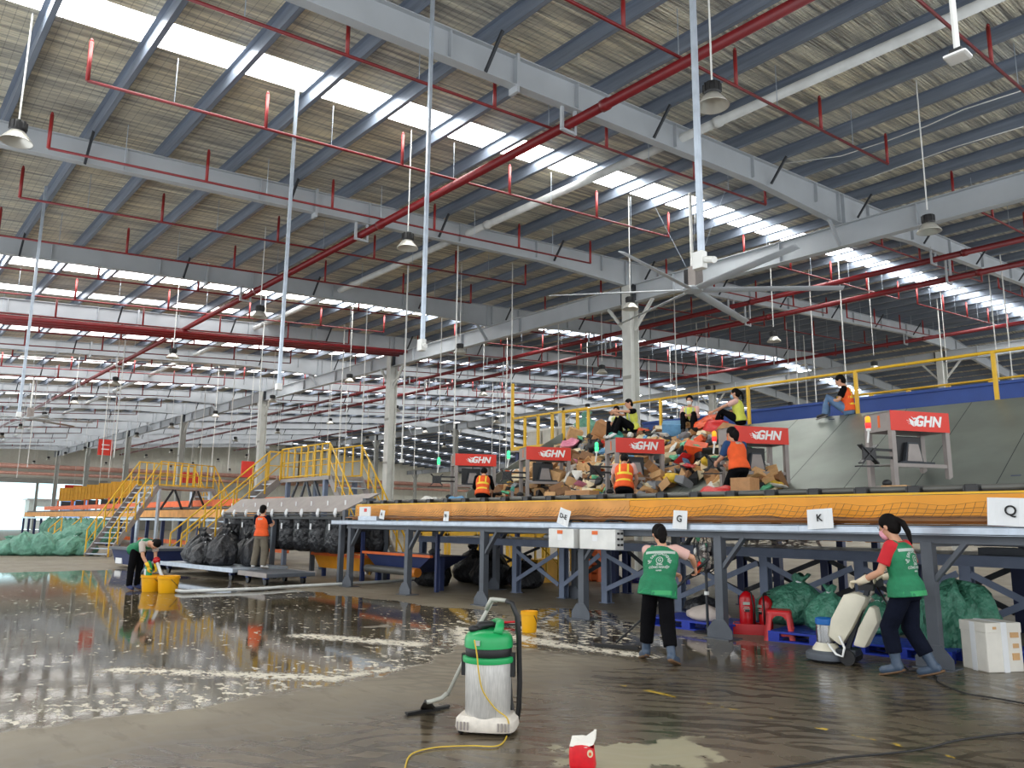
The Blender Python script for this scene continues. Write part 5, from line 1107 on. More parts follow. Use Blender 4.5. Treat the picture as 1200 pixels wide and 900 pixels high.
# buckets
def bucket(x, y, r, h, label, rz=0., grp=None):
    t = thing('bucket', label, 'bucket', (x, y, 0), rz, grp); MB().lathe([(r*.82, 0), (r*.85, .01), (r*.97, h*.82), (r*1.05, h*.84), (r*1.06, h*.9), (r*1.0, h*.9), (r*1.03, h), (r*.97, h), (r*.8, .03), (.01, .03)], n=28).build('bucket_wall', 'bucket_yellow', t, smooth=.6)
    MB().tube([(r*1.04*math.cos(a), r*1.04*math.sin(a)*.9-.02, h*.86-.1*r-.5*h*math.sin(a)*(a > 0)*(a < PI)) for a in [PI*i/12 for i in range(13)]], .006, 6).build('bail_handle', 'dark_steel', t, smooth=True); return t
bucket(-8.96, 8.0, .125, .3, 'lone yellow bucket on the wet floor behind the vacuum')
bucket(-18.85, 5.55, .23, .36, 'yellow bucket below the stooping cleaner hands'); bucket(-18.35, 5.75, .23, .36, 'yellow bucket holding the end of the white pipe')
t = thing('squeegee_head', 'dark squeegee blade lying on the wet floor beside lone bucket', 'squeegee', (-9.65, 8.25, 0), .7); s = MB(); s.box((-.24, -.02, 0), (.2, .02, .03)); s.build('blade', 'black', t); MB().tube([(-.2, 0, .04), (.05, .0, .06)], .018, 8).build('socket', 'ext_red', t); MB().box((.06, -.03, .03), (.2, .03, .07)).build('clamp', 'black', t, bevel=.01)
t = thing('suction_pipe', 'long white pipe lying along the floor to the yellow buckets', 'pipe', (0, 0, 0))
pp = [V(G(199, 691, .05))+V((0, 0, 0)), V(G(215, 693, .05)), V(G(300, 690, .05)), V(G(345, 687, .05)), V(G(405, 684, .05)), V(G(475, 680, .05)), V(G(505, 678, .05))]
MB().tube(pp, .036, 8).build('pipe_run', 'pvc', t, smooth=True); b_ = pp[0]; MB().tube([b_, b_+V((-.25, -.15, .35)), b_+V((-.45, -.2, .62))], .036, 8).build('riser', 'pvc', t, smooth=True)
e_ = b_+V((-.45, -.2, .62)); MB().ball(e_, .08, .08, .08).build('red_elbow', 'ext_red', t, smooth=True); MB().tube([e_, e_+V((-.35, -.12, -.2)), e_+V((-.55, -.15, -.35))], .045, 8).build('inlet', 'galv', t, smooth=True)
t = thing('detergent_jug', 'green detergent jug held over the yellow bucket', 'jug', (-19.0, 5.5, .28)); s = MB(); s.rings([((0, 0, 0), .1, .07), ((0, 0, .25), .1, .07), ((0, 0, .33), .05, .04), ((0, 0, .38), .025, .025)], 14, power=3); s.build('jug_body', 'vac_green', t, smooth=.6); MB().box((-.06, -.075, .06), (.06, -.068, .2)).build('paper_label', 'paper', t)
# torn snack bag
t = thing('paper_bag', 'torn red and white paper packet standing in the foreground', 'packet', (-3.87, 3.93, 0), math.radians(40)); s = MB(); n = 20; vs = []; prof = [(0, .082, .05), (.04, .088, .054), (.12, .084, .05), (.155, .08, .046)]
for (z, a_, b_) in prof:
    for j in range(n): a = 2*PI*j/n; k = 1+.05*math.sin(a*5+z*30); vs.append((a_*k*math.copysign(abs(math.cos(a))**.6, math.cos(a)), b_*k*math.copysign(abs(math.sin(a))**.6, math.sin(a)), z+(.012*math.sin(a*3) if z > .14 else 0)))
s.add(vs, [(i*n+j, i*n+(j+1) % n, (i+1)*n+(j+1) % n, (i+1)*n+j) for i in range(3) for j in range(n)]+[tuple(range(n-1, -1, -1))]); s.build('packet_body', 'chip_red', t, smooth=True)
s = MB(); s.add([(-.082, -.03, .15), (.03, -.05, .152), (.075, -.02, .165), (.09, .0, .2), (.095, .005, .255), (.08, .02, .25), (.065, .03, .205), (.0, .045, .205), (-.07, .04, .2)]+[(-.08, -.026, .147), (.03, -.046, .149), (.072, -.016, .162), (.086, .004, .2), (.09, .009, .255), (.077, .024, .25), (.062, .034, .202), (.0, .049, .202), (-.068, .044, .197)], [tuple(range(9)), tuple(range(17, 8, -1))]+[(i, (i+1) % 9, (i+1) % 9+9, i+9) for i in range(9)]); s.build('torn_flap', 'foam_box', t)
s = MB(); s.lathe([(.024, 0), (.024, .004)], n=20); s.v = [(x*.8+.055, -.052-z, y+.118) for x, y, z in s.v]; s.build('round_mark', 'p_cream', t)
s = MB(); s.lathe([(.011, 0), (.011, .006)], n=16); s.v = [(x*.8+.055, -.053-z, y+.116) for x, y, z in s.v]; s.build('round_mark_centre', 'p_orange', t)
# black bags added to darken the space below the conveyor's left end
for i, (x, y, r, h) in enumerate(((-16.6, 11.6, .45, .8), (-15.9, 12.9, .5, .9), (-17.2, 13.3, .5, .9), (-14.9, 13.2, .45, .7))):
    sack('black_sack', 'added black bag darkening the space under the conveyor left end', 'bag', (x, y, 0), r, h, 'bag_black', 90+i, 'black bags added under the conveyor', crease=.08)
t = thing('step_frame', 'yellow railed steps seen under the conveyor', 'steps', (-15.9, 14.4, 0)); rail_run(t, [(0, 0, .6), (.9, 0, .0)], 'rail', h=1.0, n=2); rail_run(t, [(0, .9, .6), (.9, .9, .0)], 'rail', h=1.0, n=2); MB().box((-.7, 0, 0), (.1, .9, .6)).build('step_block', 'deep_yellow', t)
sack('green_sack', 'green sack behind the yellow barred frame on the walkway', 'bag', (-17.6, 17.9, 3.9), .55, 1.1, 'tarp_far', 51, None, lean=(.2, 0))
# ================================================================== PEOPLE
def remesh(mb, name, m, parent, vox, it=3, smooth=True):
    me = bpy.data.meshes.new(name); me.from_pydata(mb.v, [], mb.f); bm = bmesh.new(); bm.from_mesh(me); bmesh.ops.recalc_face_normals(bm, faces=bm.faces); bm.to_mesh(me); bm.free()
    o = bpy.data.objects.new(name, me); C.objects.link(o)
    r = o.modifiers.new('r', 'REMESH'); r.mode = 'VOXEL'; r.voxel_size = vox
    if it: k = o.modifiers.new('s', 'SMOOTH'); k.iterations = it; k.factor = .5
    dg = bpy.context.evaluated_depsgraph_get(); n = bpy.data.meshes.new_from_object(o.evaluated_get(dg)); bpy.data.objects.remove(o); bpy.data.meshes.remove(me)
    n.materials.clear(); n.materials.append(M[m]); n.shade_smooth(); o = bpy.data.objects.new(name, n); C.objects.link(o); o.parent = parent; return o
def hand(mb, wrist, d, pn, thumb, curl=.5, sc=1.):
    """palm + five unequal fingers; d = pointing direction, pn = palm facing, thumb = direction of the thumb side"""
    w = V(wrist); d = V(d).normalized(); pn = V(pn); pn = (pn-d*pn.dot(d)).normalized(); th = V(thumb); th = (th-d*th.dot(d)-pn*th.dot(pn)).normalized()
    mb.rings([(w-d*.02*sc, .026*sc, .02*sc), (w+d*.03*sc, .036*sc, .017*sc), (w+d*.07*sc, .042*sc, .016*sc), (w+d*.092*sc, .038*sc, .012*sc)], 12, th)
    for k, (off, L, r) in enumerate(((.03, .068, .0088), (.01, .078, .009), (-.01, .072, .0088), (-.029, .056, .0078))):
        p = w+d*.085*sc+th*off*sc; pts = [p]; dd = d.copy()
        for j, f in enumerate((.45, .32, .23)):
            a = curl*(.75+.5*j+.05*k); dd = (dd*math.cos(a)+pn*math.sin(a)).normalized(); nn = d*-math.sin(a)+pn*math.cos(a); pts.append(pts[-1]+dd*L*f*sc)
        mb.tube(pts, [r*sc, r*sc*.97, r*sc*.9, r*sc*.72], 8)
    p = w+d*.03*sc+th*.03*sc; dd = (d*.62+th*.7+pn*.25).normalized(); q = p+dd*.035*sc; d2 = (d*.8+th*.25+pn*(.3+.5*curl)).normalized(); mb.tube([w+d*.015*sc+th*.012*sc, p, q, q+d2*.03*sc], [.014*sc, .013*sc, .0115*sc, .008*sc], 8)
def limb(mb, pts, rr, n=12): mb.tube(pts, rr, n)
def person(label, loc, rz, J, h, top, legs, vox=.012, sleeve=None, sleeve_to=.55, vest=None, hairst='short', mask=None, gloves=None, shoes='boot', shoe_h=.0, bare_ankle=0., curl=.7, palms=None, tapes=None, hemz=None, trouser_flare=1., group=None):
    """J: joints in metres for a 1.6 m body, x right, y forward, z up"""
    k = h/1.6; t = thing('person', label, 'person', loc, rz, group); J = {a: V(b)*k for a, b in J.items()}
    pel, ch, nk, hd = J['pelvis'], J['chest'], J['neck'], J['head']; shl, shr = J['sl'], J['sr']; side = (shr-shl).normalized()
    spine = (nk-pel); hdir = (hd-nk).normalized(); face = J.get('face', V((0, 1, 0))*k).normalized(); face = (face-hdir*face.dot(hdir)).normalized(); ear = face.cross(hdir)
    B = MB(); lo = pel-(ch-pel).normalized()*.1*k
    tor = lambda e, nkr=.055: [(lo, (.12+e)*k, (.09+e)*k), (pel, (.158+e)*k, (.11+e)*k), (pel.lerp(ch, .45), (.132+e)*k, (.095+e)*k), (ch, (.155+e)*k, (.11+e)*k), (ch.lerp(nk, .62), (.15+e*.8)*k, (.085+e)*k), (nk.lerp(ch, .12), (.075+e*.5)*k, (.065+e*.6)*k)]
    B.rings(tor(0), 18, side); B.tube([nk-hdir*.06*k, nk+hdir*.02*k, hd-hdir*.04*k], [.06*k, .052*k, .05*k], 12)
    for s_, e_, w_ in (('sl', 'el', 'wl'), ('sr', 'er', 'wr')):
        a, b, c = J[s_], J[e_], J[w_]; inn = ch.lerp(nk, .6); B.tube([inn.lerp(a, .5), a, a.lerp(b, .5), b, b.lerp(c, .35), c], [.06*k, .052*k, .045*k, .037*k, .038*k, .026*k], 12); B.ball(a, .053*k)
    for h_, n_, a_, o_ in (('hl', 'kl', 'al', 'tl'), ('hr', 'kr', 'ar', 'tr')):
        a, b, c, d = J[h_], J[n_], J[a_], J[o_]; B.tube([a, a.lerp(b, .4), b, b.lerp(c, .3), c], [.085*k, .075*k, .052*k, .054*k, .036*k], 12); B.ball(a, .085*k); B.tube([c-(d-c)*.25, c.lerp(d, .4), d], [.036*k, .038*k, .026*k], 10)
    # head
    Rh = Matrix((ear, face, hdir)).transposed()
    P = lambda x, y, z: hd+Rh @ (V((x, y, z))*k*1.06)
    B.ball(P(0, -.008, .03), .073*k, .09*k, .085*k, 18, 12, Rh); B.ball(P(0, .022, -.03), .058*k, .066*k, .075*k, 16, 10, Rh); B.ball(P(0, .07, -.075), .03*k, .022*k, .022*k, 10, 8, Rh)
    B.rings([(P(0, .086, .03), .009*k, .008*k), (P(0, .1, .0), .012*k, .011*k), (P(0, .106, -.018), .017*k, .012*k), (P(0, .09, -.026), .015*k, .008*k)], 10, ear)
    for sx in (-1, 1): B.ball(P(sx*.076, -.01, -.005), .011*k, .02*k, .032*k, 10, 8, Rh)
    body = remesh(B, 'body', 'skin', t, vox, 3)
    # hands appended with separate fingers
    Hn = MB(); 
    for s_, e_, w_, sx in (('l', 'el', 'wl', -1), ('r', 'er', 'wr', 1)):
        d = J.get('hd'+s_); d = V(d).normalized() if d else (J[w_]-J[e_]).normalized(); pn = V(J.get('pn'+s_, V((-sx, 0, 0)))); th = V(J.get('th'+s_, V((0, 1, 0)))); hand(Hn, J[w_], d, pn, th, curl, k*1.0)
    if gloves: Hn2 = Hn
    hm = Hn.build('glove' if gloves else 'hands_tmp', gloves or 'skin', t, smooth=True)
    if gloves:
        s = MB()
        for s_, e_, w_ in (('l', 'el', 'wl'), ('r', 'er', 'wr')): a, c = J[e_], J[w_]; s.tube([c.lerp(a, .38), c.lerp(a, .1), c+(c-a).normalized()*.02*k], [.044*k, .036*k, .033*k], 12)
        s.build('glove_cuff', gloves, hm, smooth=True)
    else:
        bm = bmesh.new(); bm.from_mesh(body.data); bm.from_mesh(hm.data); bm.to_mesh(body.data); bm.free(); body.data.shade_smooth(); bpy.data.objects.remove(hm)
    # face
    s = MB()
    for sx in (-1, 1): s.ball(P(sx*.03, .083, .012), .011*k, .006*k, .006*k, 8, 6, Rh)
    s.build('eyes', 'eye', t, smooth=True); s = MB()
    for sx in (-1, 1): s.tube([P(sx*.016, .088, .03), P(sx*.032, .087, .035), P(sx*.046, .078, .03)], .004*k, 6)
    s.build('eyebrows', 'hair', t)
    if not mask: MB().rings([(P(-.022, .083, -.052), .002*k, .003*k), (P(0, .091, -.05), .005*k, .006*k), (P(.022, .083, -.052), .002*k, .003*k)], 8, hdir).build('mouth', 'lip', t, smooth=True)
    else:
        s = MB(); s.rings([(P(0, .07, -.1), .035*k, .026*k), (P(0, .072, -.07), .056*k, .038*k), (P(0, .078, -.035), .06*k, .038*k), (P(0, .078, -.005), .045*k, .03*k)], 14, ear); s.build('face_mask', mask, t, smooth=True); s = MB()
        for sx in (-1, 1): s.tube([P(sx*.055, .06, -.02), P(sx*.078, .0, .0)], .003*k, 5)
        s.build('mask_loops', mask, t)
    # hair
    s = MB(); s.ball(P(0, -.024, .042), .088*k, .098*k, .094*k, 18, 12, Rh); s.ball(P(0, -.048, -.015), .083*k, .068*k, .085*k, 14, 10, Rh)
    if hairst == 'pony': s.ball(P(0, -.115, .03), .03*k); s.rings([(P(0, -.115, .035), .026*k, .026*k), (P(0, -.15, -.02), .034*k, .03*k), (P(0, -.15, -.12), .034*k, .028*k), (P(0, -.13, -.2), .02*k, .016*k), (P(0, -.125, -.24), .006*k, .006*k)], 12, ear)
    if hairst == 'bun': s.ball(P(0, -.1, -.05), .062*k, .05*k, .09*k); s.ball(P(0, -.075, -.1), .05*k, .04*k, .07*k)
    if hairst == 'cap': pass
    hr = remesh(s, 'hair', 'hair' if hairst != 'cap' else 'cloth_black', t, max(vox, .009)*.9, 2)
    # trousers
    s = MB(); e = .016; f = trouser_flare
    s.rings([(lo-(ch-pel).normalized()*.01, (.13+e)*k, (.1+e)*k), (pel, (.165+e)*k, (.118+e)*k), (pel.lerp(ch, .35), (.14+e)*k, (.104+e)*k)], 18, side)
    for h_, n_, a_ in (('hl', 'kl', 'al'), ('hr', 'kr', 'ar')):
        a, b, c = J[h_], J[n_], J[a_]; c2 = b.lerp(c, 1-bare_ankle); s.tube([a, a.lerp(b, .4), b, b.lerp(c2, .5), c2], [.098*k, .093*k, .074*k*f, .068*k*f, .064*k*f], 14); s.ball(a, .1*k)
    remesh(s, 'trousers', legs, t, vox, 3)
    # shoes
    for n_, a_, o_ in (('kl', 'al', 'tl'), ('kr', 'ar', 'tr')):
        b, c, d = J[n_], J[a_], J[o_]; s = MB(); up = (b-c).normalized(); s.tube([c-(d-c)*.32-up*.015*k, c.lerp(d, .45)-up*.01*k, d, d+(d-c).normalized()*.03*k], [.046*k, .047*k, .042*k, .024*k], 12); s.ball(c-(d-c)*.1, .05*k)
        if shoe_h: s.tube([c-up*.02*k, c+up*shoe_h*.5*k, c+up*shoe_h*k], [.05*k, .052*k, .06*k], 12)
        sh = remesh(s, 'boot' if shoe_h else 'shoe', shoes, t, max(vox*.8, .008), 2)
        fw = (d-c); fw.z = 0 if abs(fw.z) < .12*k else fw.z; s = MB(); s.rings([(c-(d-c)*.45-up*.045*k, .03*k, .012*k), (c-up*.05*k, .045*k, .014*k), (d-up*.04*k, .046*k, .014*k), (d+(d-c).normalized()*.045*k-up*.035*k, .02*k, .01*k)], 12, side); s.build('sole', 'sole_tan' if shoe_h else 'kiosk_grey', sh, smooth=True)
    # shirt with sleeves
    s = MB(); s.rings([(pel.lerp(ch, .1) if hemz is None else pel.lerp(ch, hemz), (.16+.022)*k, (.115+.022)*k)]+[(c, a, b) for c, a, b in tor(.014)[2:]], 18, side)
    for s_, e_, w_ in (('sl', 'el', 'wl'), ('sr', 'er', 'wr')):
        a, b, c = J[s_], J[e_], J[w_]; inn = ch.lerp(nk, .6); q = a.lerp(b, min(1, sleeve_to)); pts = [inn.lerp(a, .5), a, q]; rr = [.07*k, .068*k, .066*k]
        if sleeve_to > 1: pts += [b.lerp(c, sleeve_to-1)]; rr[2] = .056*k; rr += [.042*k]
        s.tube(pts, rr, 14); s.ball(a, .066*k)
    remesh(s, 'shirt', top, t, vox, 2)
    vo = None
    if vest:
        s = MB(); T = tor(.03); base = pel.lerp(ch, -.12) if hemz is None else pel.lerp(ch, hemz-.12)
        T[-1] = (nk.lerp(ch, .16), .088*k, .078*k)
        ez = .03 if hemz is not None else 0
        s.rings([(base, (.165+.04+ez)*k, (.115+.042+ez*.6)*k), (pel.lerp(ch, .2), (.155+.036+ez)*k, (.11+.036+ez*.6)*k)]+[(c, a*(1.0 if i != 2 else 1.06)+(ez*k*.8 if i < 3 else 0), b) for i, (c, a, b) in enumerate(T[2:])], 22, side)
        for q_ in (shl, shr): s.ball(q_.lerp(ch.lerp(nk, .6), .42), .066*k, .066*k, .07*k)
        vo = remesh(s, 'vest', vest, t, vox, 2)
        bvh = BVHTree.FromPolygons([v_.co.copy() for v_ in vo.data.vertices], [tuple(p.vertices) for p in vo.data.polygons])
        fwd = side.cross((nk-pel).normalized())*-1; fwd = (nk-pel).normalized().cross(side); upv = (nk-pel).normalized()
        def band(name, m, pts2, wd, front=False):     # strip laid on the vest: points (x along shoulders, z along spine)
            sgn = 1 if front else -1; s = MB(); vs = []; n = 0; pts3 = []
            for (x0, z0), (x1, z1) in zip(pts2, pts2[1:]):
                for i in range(9):
                    u = i/8; pts3.append((x0+(x1-x0)*u, z0+(z1-z0)*u))
            for i, (x, z) in enumerate(pts3):
                for dz in (-wd/2, wd/2):
                    if abs(pts3[-1][0]-pts3[0][0]) < abs(pts3[-1][1]-pts3[0][1]): xx, zz = x+dz, z
                    else: xx, zz = x, z+dz
                    o_ = pel+side*xx*k+upv*zz*k+fwd*sgn*.4*k; hit = bvh.ray_cast(o_, -fwd*sgn)[0]
                    if hit is None: hit = bvh.find_nearest(pel+side*xx*k+upv*zz*k+fwd*sgn*.1*k)[0]
                    vs += [hit+fwd*sgn*.004*k, hit-fwd*sgn*.004*k]
            m_ = len(pts3); s.add(vs, [f for i in range(m_-1) for f in ((4*i, 4*i+2, 4*i+6, 4*i+4), (4*i, 4*i+4, 4*i+5, 4*i+1), (4*i+2, 4*i+3, 4*i+7, 4*i+6))]); s.build(name, m, vo)
        def print_text(items):
            s = MB()
            for it in items:
                vs, fs = it; out = []
                for x, z in vs:
                    o_ = pel+side*x*k+upv*z*k-fwd*.4*k; hit = bvh.ray_cast(o_, fwd)[0] or bvh.find_nearest(pel+side*x*k+upv*z*k-fwd*.12*k)[0]; out.append(hit-fwd*.005*k)
                s.add(out, fs)
            s.build('vest_lettering', 'reflect', vo)
        if tapes == 'cleaner':
            band('reflective_tape', 'reflect', [(-.17, .385), (.17, .385)], .03); band('reflective_tape', 'reflect', [(-.17, .385), (.17, .385)], .03, True); band('hem_band', 'vac_green', [(-.215, -.01+(hemz or 0)*.3), (.215, -.01+(hemz or 0)*.3)], .05)
            items = []
            arc = 'VỆ SINH CÔNG NGHIỆP'
            for i, ch_ in enumerate(arc):
                if ch_ == ' ': continue
                a = PI*(.97-.94*i/(len(arc)-1)); vs, fs = text_mesh(ch_, .042, 0, 0, .0016); rt = a-PI/2; cx_, cz_ = .115*math.cos(a), .25+.115*math.sin(a)
                items.append(([(cx_+(v_.x*math.cos(rt)-v_.y*math.sin(rt)), cz_+(v_.x*math.sin(rt)+v_.y*math.cos(rt))) for v_ in vs], fs))
            ring = []; n = 24
            for i in range(n): a = 2*PI*i/n; ring += [(.042*math.cos(a), .285+.042*math.sin(a)), (.033*math.cos(a), .285+.033*math.sin(a))]
            items.append((ring, [(2*i, 2*((i+1) % n), 2*((i+1) % n)+1, 2*i+1) for i in range(n)]))
            for txt, sz, x0, z0 in (('G', .05, 0, .285), ('CÔNG NGHIỆP', .034, 0, .205), ('VỆ SINH', .02, 0, .235), ('vesinh', .026, .0, .17)):
                vs, fs = text_mesh(txt, sz, 0, 0, .0016); items.append(([(x0+v_.x, z0+v_.y) for v_ in vs], fs))
            print_text(items)
        if tapes == 'hi':
            for fr in (False, True):
                band('reflective_tape', 'tape_yellow', [(-.16, .1), (.16, .1)], .045, fr); band('reflective_tape', 'tape_yellow', [(-.16, .24), (.16, .24)], .045, fr)
                if not fr: band('reflective_tape', 'tape_yellow', [(-.08, .25), (-.08, .48)], .035, fr); band('reflective_tape', 'tape_yellow', [(.08, .25), (.08, .48)], .035, fr)
        if tapes == 'lime':
            for fr in (False, True): band('reflective_tape', 'reflect', [(-.16, .14), (.16, .14)], .04, fr); band('reflective_tape', 'reflect', [(-.09, .16), (-.09, .47)], .035, fr); band('reflective_tape', 'reflect', [(.09, .16), (.09, .47)], .035, fr)
        if tapes == 'word':
            vs, fs = text_mesh('GHN', .06, .2, 0, .003); print_text([([(v_.x, .4+v_.y) for v_ in vs], fs)])
    return t
ST = dict(pelvis=(0, 0, .86), chest=(0, .01, 1.16), neck=(0, .01, 1.36), head=(0, .03, 1.49), sl=(-.175, 0, 1.3), sr=(.175, 0, 1.3), el=(-.21, -.02, 1.04), er=(.21, -.02, 1.04), wl=(-.2, .08, .83), wr=(.2, .08, .83), hl=(-.085, 0, .83), hr=(.085, 0, .83), kl=(-.1, .02, .46), kr=(.1, .02, .46), al=(-.1, -.02, .085), ar=(.1, -.02, .085), tl=(-.12, .12, .045), tr=(.12, .12, .045))
def pose(**k): d = dict(ST); d.update(k); return d
def face_to(vx, vy): return math.atan2(vy, vx)-PI/2      # local +y towards (vx, vy)
# sweeper: back to us, stooped over a pole held at the right side
J = pose(pelvis=(0, -.02, .86), chest=(.03, .02, 1.14), neck=(.04, .1, 1.345), head=(.0, .18, 1.455), face=(-.35, .8, -.55), sl=(-.13, .05, 1.28), sr=(.2, .09, 1.29), el=(-.14, .28, 1.13), er=(.385, .16, 1.2), wl=(.12, .42, 1.0), wr=(.4, .3, 1.08), hl=(-.085, -.02, .83), hr=(.085, -.02, .83), kl=(-.15, .12, .47), kr=(.1, -.02, .46), al=(-.19, .16, .09), ar=(.16, -.14, .1), tl=(-.26, .29, .045), tr=(.2, -.0, .045), hdl=(.6, .4, -.3), pnl=(0, -.6, -1), thl=(-.4, .3, .6), hdr=(.05, .5, -.6), pnr=(-1, 0, .1), thr=(0, .6, .6))
SW = (-6.1, 7.48); SWZ = face_to(-.5, .87)
person('person in a green lettered vest and black trousers sweeping the wet floor', (SW[0], SW[1], 0), SWZ, J, 1.6, 'cloth_pink', 'cloth_black', .011, vest='vest_green', hairst='bun', shoes='boot', shoe_h=.2, sleeve_to=.75, curl=1.0, tapes='cleaner', bare_ankle=.3, hemz=-.26, trouser_flare=1.25)
Rz = Matrix.Rotation(SWZ, 3, 'Z'); hp_ = Rz @ V((.4, .36, 1.04))+V((SW[0], SW[1], 0)); tip = onz(722, 757, .03)
t = thing('floor_squeegee', 'long handled floor squeegee held by the sweeping person', 'squeegee', (tip.x, tip.y, 0)); o_ = V((tip.x, tip.y, 0)); ax = (hp_-tip).normalized()
MB().tube([tip-o_+V((0, 0, .04)), hp_+ax*.22-o_], .014, 8).build('handle', 'dark_steel', t, smooth=True); MB().tube([hp_-ax*.1-o_, hp_+ax*.24-o_], .019, 8).build('grip', 'black', t, smooth=True)
s = MB(); sd = V((.8, .35, 0)).normalized(); s.bar(tip-o_-sd*.3, tip-o_+sd*.3, .05, .03); s.bar(tip-o_-sd*.29-V((0, 0, .018)), tip-o_+sd*.29-V((0, 0, .018)), .012, .03); s.build('blade', 'black', t)
# scrubber operator
J = pose(pelvis=(0, -.0, .85), chest=(-.0, .03, 1.14), neck=(0, .07, 1.345), head=(0, .13, 1.47), face=(.12, .95, -.3), sl=(-.17, .06, 1.28), sr=(.17, .04, 1.28), el=(-.22, .16, 1.02), er=(.22, -.02, 1.02), wl=(-.2, .38, .91), wr=(.19, .28, .95), kl=(-.1, .16, .47), kr=(.09, .02, .46), al=(-.11, .1, .1), ar=(.1, -.18, .1), tl=(-.12, .24, .05), tr=(.1, -.04, .045), hdl=(.2, .8, -.05), pnl=(0, -.1, -1), thl=(1, 0, 0), hdr=(-.2, .8, -.05), pnr=(0, -.1, -1), thr=(-1, 0, 0))
person('person in a red shirt and green vest pushing the floor scrubber', (-3.9, 9.0, 0), face_to(-.93, -.05), J, 1.72, 'cloth_red', 'cloth_navy', .011, vest='vest_green', hairst='pony', mask='mask_pink', gloves='glove', shoes='boot', shoe_h=.17, sleeve_to=.7, curl=1.1, tapes='cleaner', bare_ankle=.34, hemz=-.12, trouser_flare=1.2)
# stooping cleaner
J = pose(pelvis=(0, -.1, .86), chest=(0, .18, .98), neck=(0, .4, 1.0), head=(0, .54, .99), face=(.3, .3, -.9), sl=(-.17, .32, 1.0), sr=(.17, .32, 1.0), el=(-.16, .36, .74), er=(.18, .4, .74), wl=(-.1, .48, .52), wr=(.1, .5, .52), hdl=(0, .2, -1), hdr=(0, .2, -1), kl=(-.1, -.06, .46), kr=(.1, -.06, .46), al=(-.1, -.1, .09), ar=(.1, -.08, .09), tl=(-.11, .05, .045), tr=(.11, .06, .045))
person('person in a green vest stooping over the yellow buckets', (-19.35, 5.35, 0), face_to(.92, .35), J, 1.66, 'cloth_grey', 'cloth_black', .016, vest='vest_green', hairst='short', gloves='glove_yellow', shoes='boot_navy', shoe_h=.17, sleeve_to=.7, tapes='cleaner')
# worker on the trolley
J = pose(el=(-.23, .08, 1.06), er=(.23, .08, 1.08), wl=(-.2, .26, 1.2), wr=(.2, .22, 1.14), hdl=(.2, .4, .5), hdr=(-.2, .4, .4), kl=(-.13, .02, .46), kr=(.1, .04, .46), al=(-.17, -.02, .085), ar=(.12, -.02, .085), tl=(-.24, .08, .045), tr=(.16, .11, .045))
person('person in an orange vest sorting at the stand on the grey trolley', (-20.6, 8.75, .3), face_to(-.55, .85), J, 1.66, 'cloth_navy', 'cloth_khaki', .016, vest='vest_orange', hairst='short', shoes='mask_white', sleeve_to=.7, tapes='word', trouser_flare=1.25)
# seated people along the chute's upper edge
def seated(**k):
    d = dict(pelvis=(0, 0, .1), chest=(0, .04, .4), neck=(0, .07, .6), head=(0, .1, .73), sl=(-.17, .05, .53), sr=(.17, .05, .53), el=(-.2, .16, .29), er=(.2, .16, .29), wl=(-.1, .38, .3), wr=(.1, .38, .3), hl=(-.085, .02, .09), hr=(.085, .02, .09), kl=(-.13, .42, .34), kr=(.13, .42, .34), al=(-.12, .56, -.06), ar=(.12, .56, -.06), tl=(-.12, .68, -.14), tr=(.12, .68, -.14)); d.update(k); return d
E0 = 3.97
person('seated person in a pale yellow vest at left of the pair on the heap', (-14.65, 16.35, E0), face_to(.45, -.9), seated(el=(-.2, .2, .3), wl=(-.05, .4, .32)), 1.58, 'mask_white', 'cloth_black', .018, vest='vest_lime', hairst='bun', shoes='black', sleeve_to=.7, tapes='lime')
person('seated person in black and lime vest reaching towards a neighbour', (-14.02, 16.3, E0+.06), face_to(-.45, -.9), seated(el=(-.2, .25, .5), wl=(-.05, .5, .52), er=(.2, .2, .46), wr=(.22, .46, .5), head=(.02, .12, .73)), 1.72, 'cloth_black', 'cloth_black', .018, vest='vest_lime', hairst='short', shoes='mask_white', sleeve_to=.7, tapes='lime')
person('seated person with white mask and lime vest above the heap', (-12.2, 16.4, E0), face_to(.5, -.87), seated(face=(0, 1, -.1)), 1.62, 'cloth_pink', 'cloth_black', .018, vest='vest_lime', hairst='bun', mask='mask_white', shoes='black', sleeve_to=1.4, tapes='lime')
person('seated person in blue mask and yellow vest beside the rail post', (-10.8, 16.5, E0+.02), face_to(-.93, -.37), seated(wl=(-.15, .62, .3), el=(-.22, .36, .4), er=(.22, .2, .35), wr=(.16, .52, .28)), 1.66, 'cloth_pink', 'cloth_black', .018, vest='vest_lime', hairst='pony', mask='mask_blue', shoes='black', sleeve_to=.6)
person('seated person in orange reflective vest and jeans on the chute edge', (-8.1, 16.55, E0), face_to(-.95, -.3), seated(head=(0, .14, .72), face=(0, .8, -.6), kl=(-.12, .4, .38), kr=(.12, .42, .36), al=(-.12, .46, .02), ar=(.12, .47, .0), tl=(-.12, .6, -.03), tr=(.12, .6, -.04)), 1.68, 'cloth_black', 'denim', .018, vest='vest_orange', hairst='short', shoes='black', sleeve_to=.7, tapes='hi')
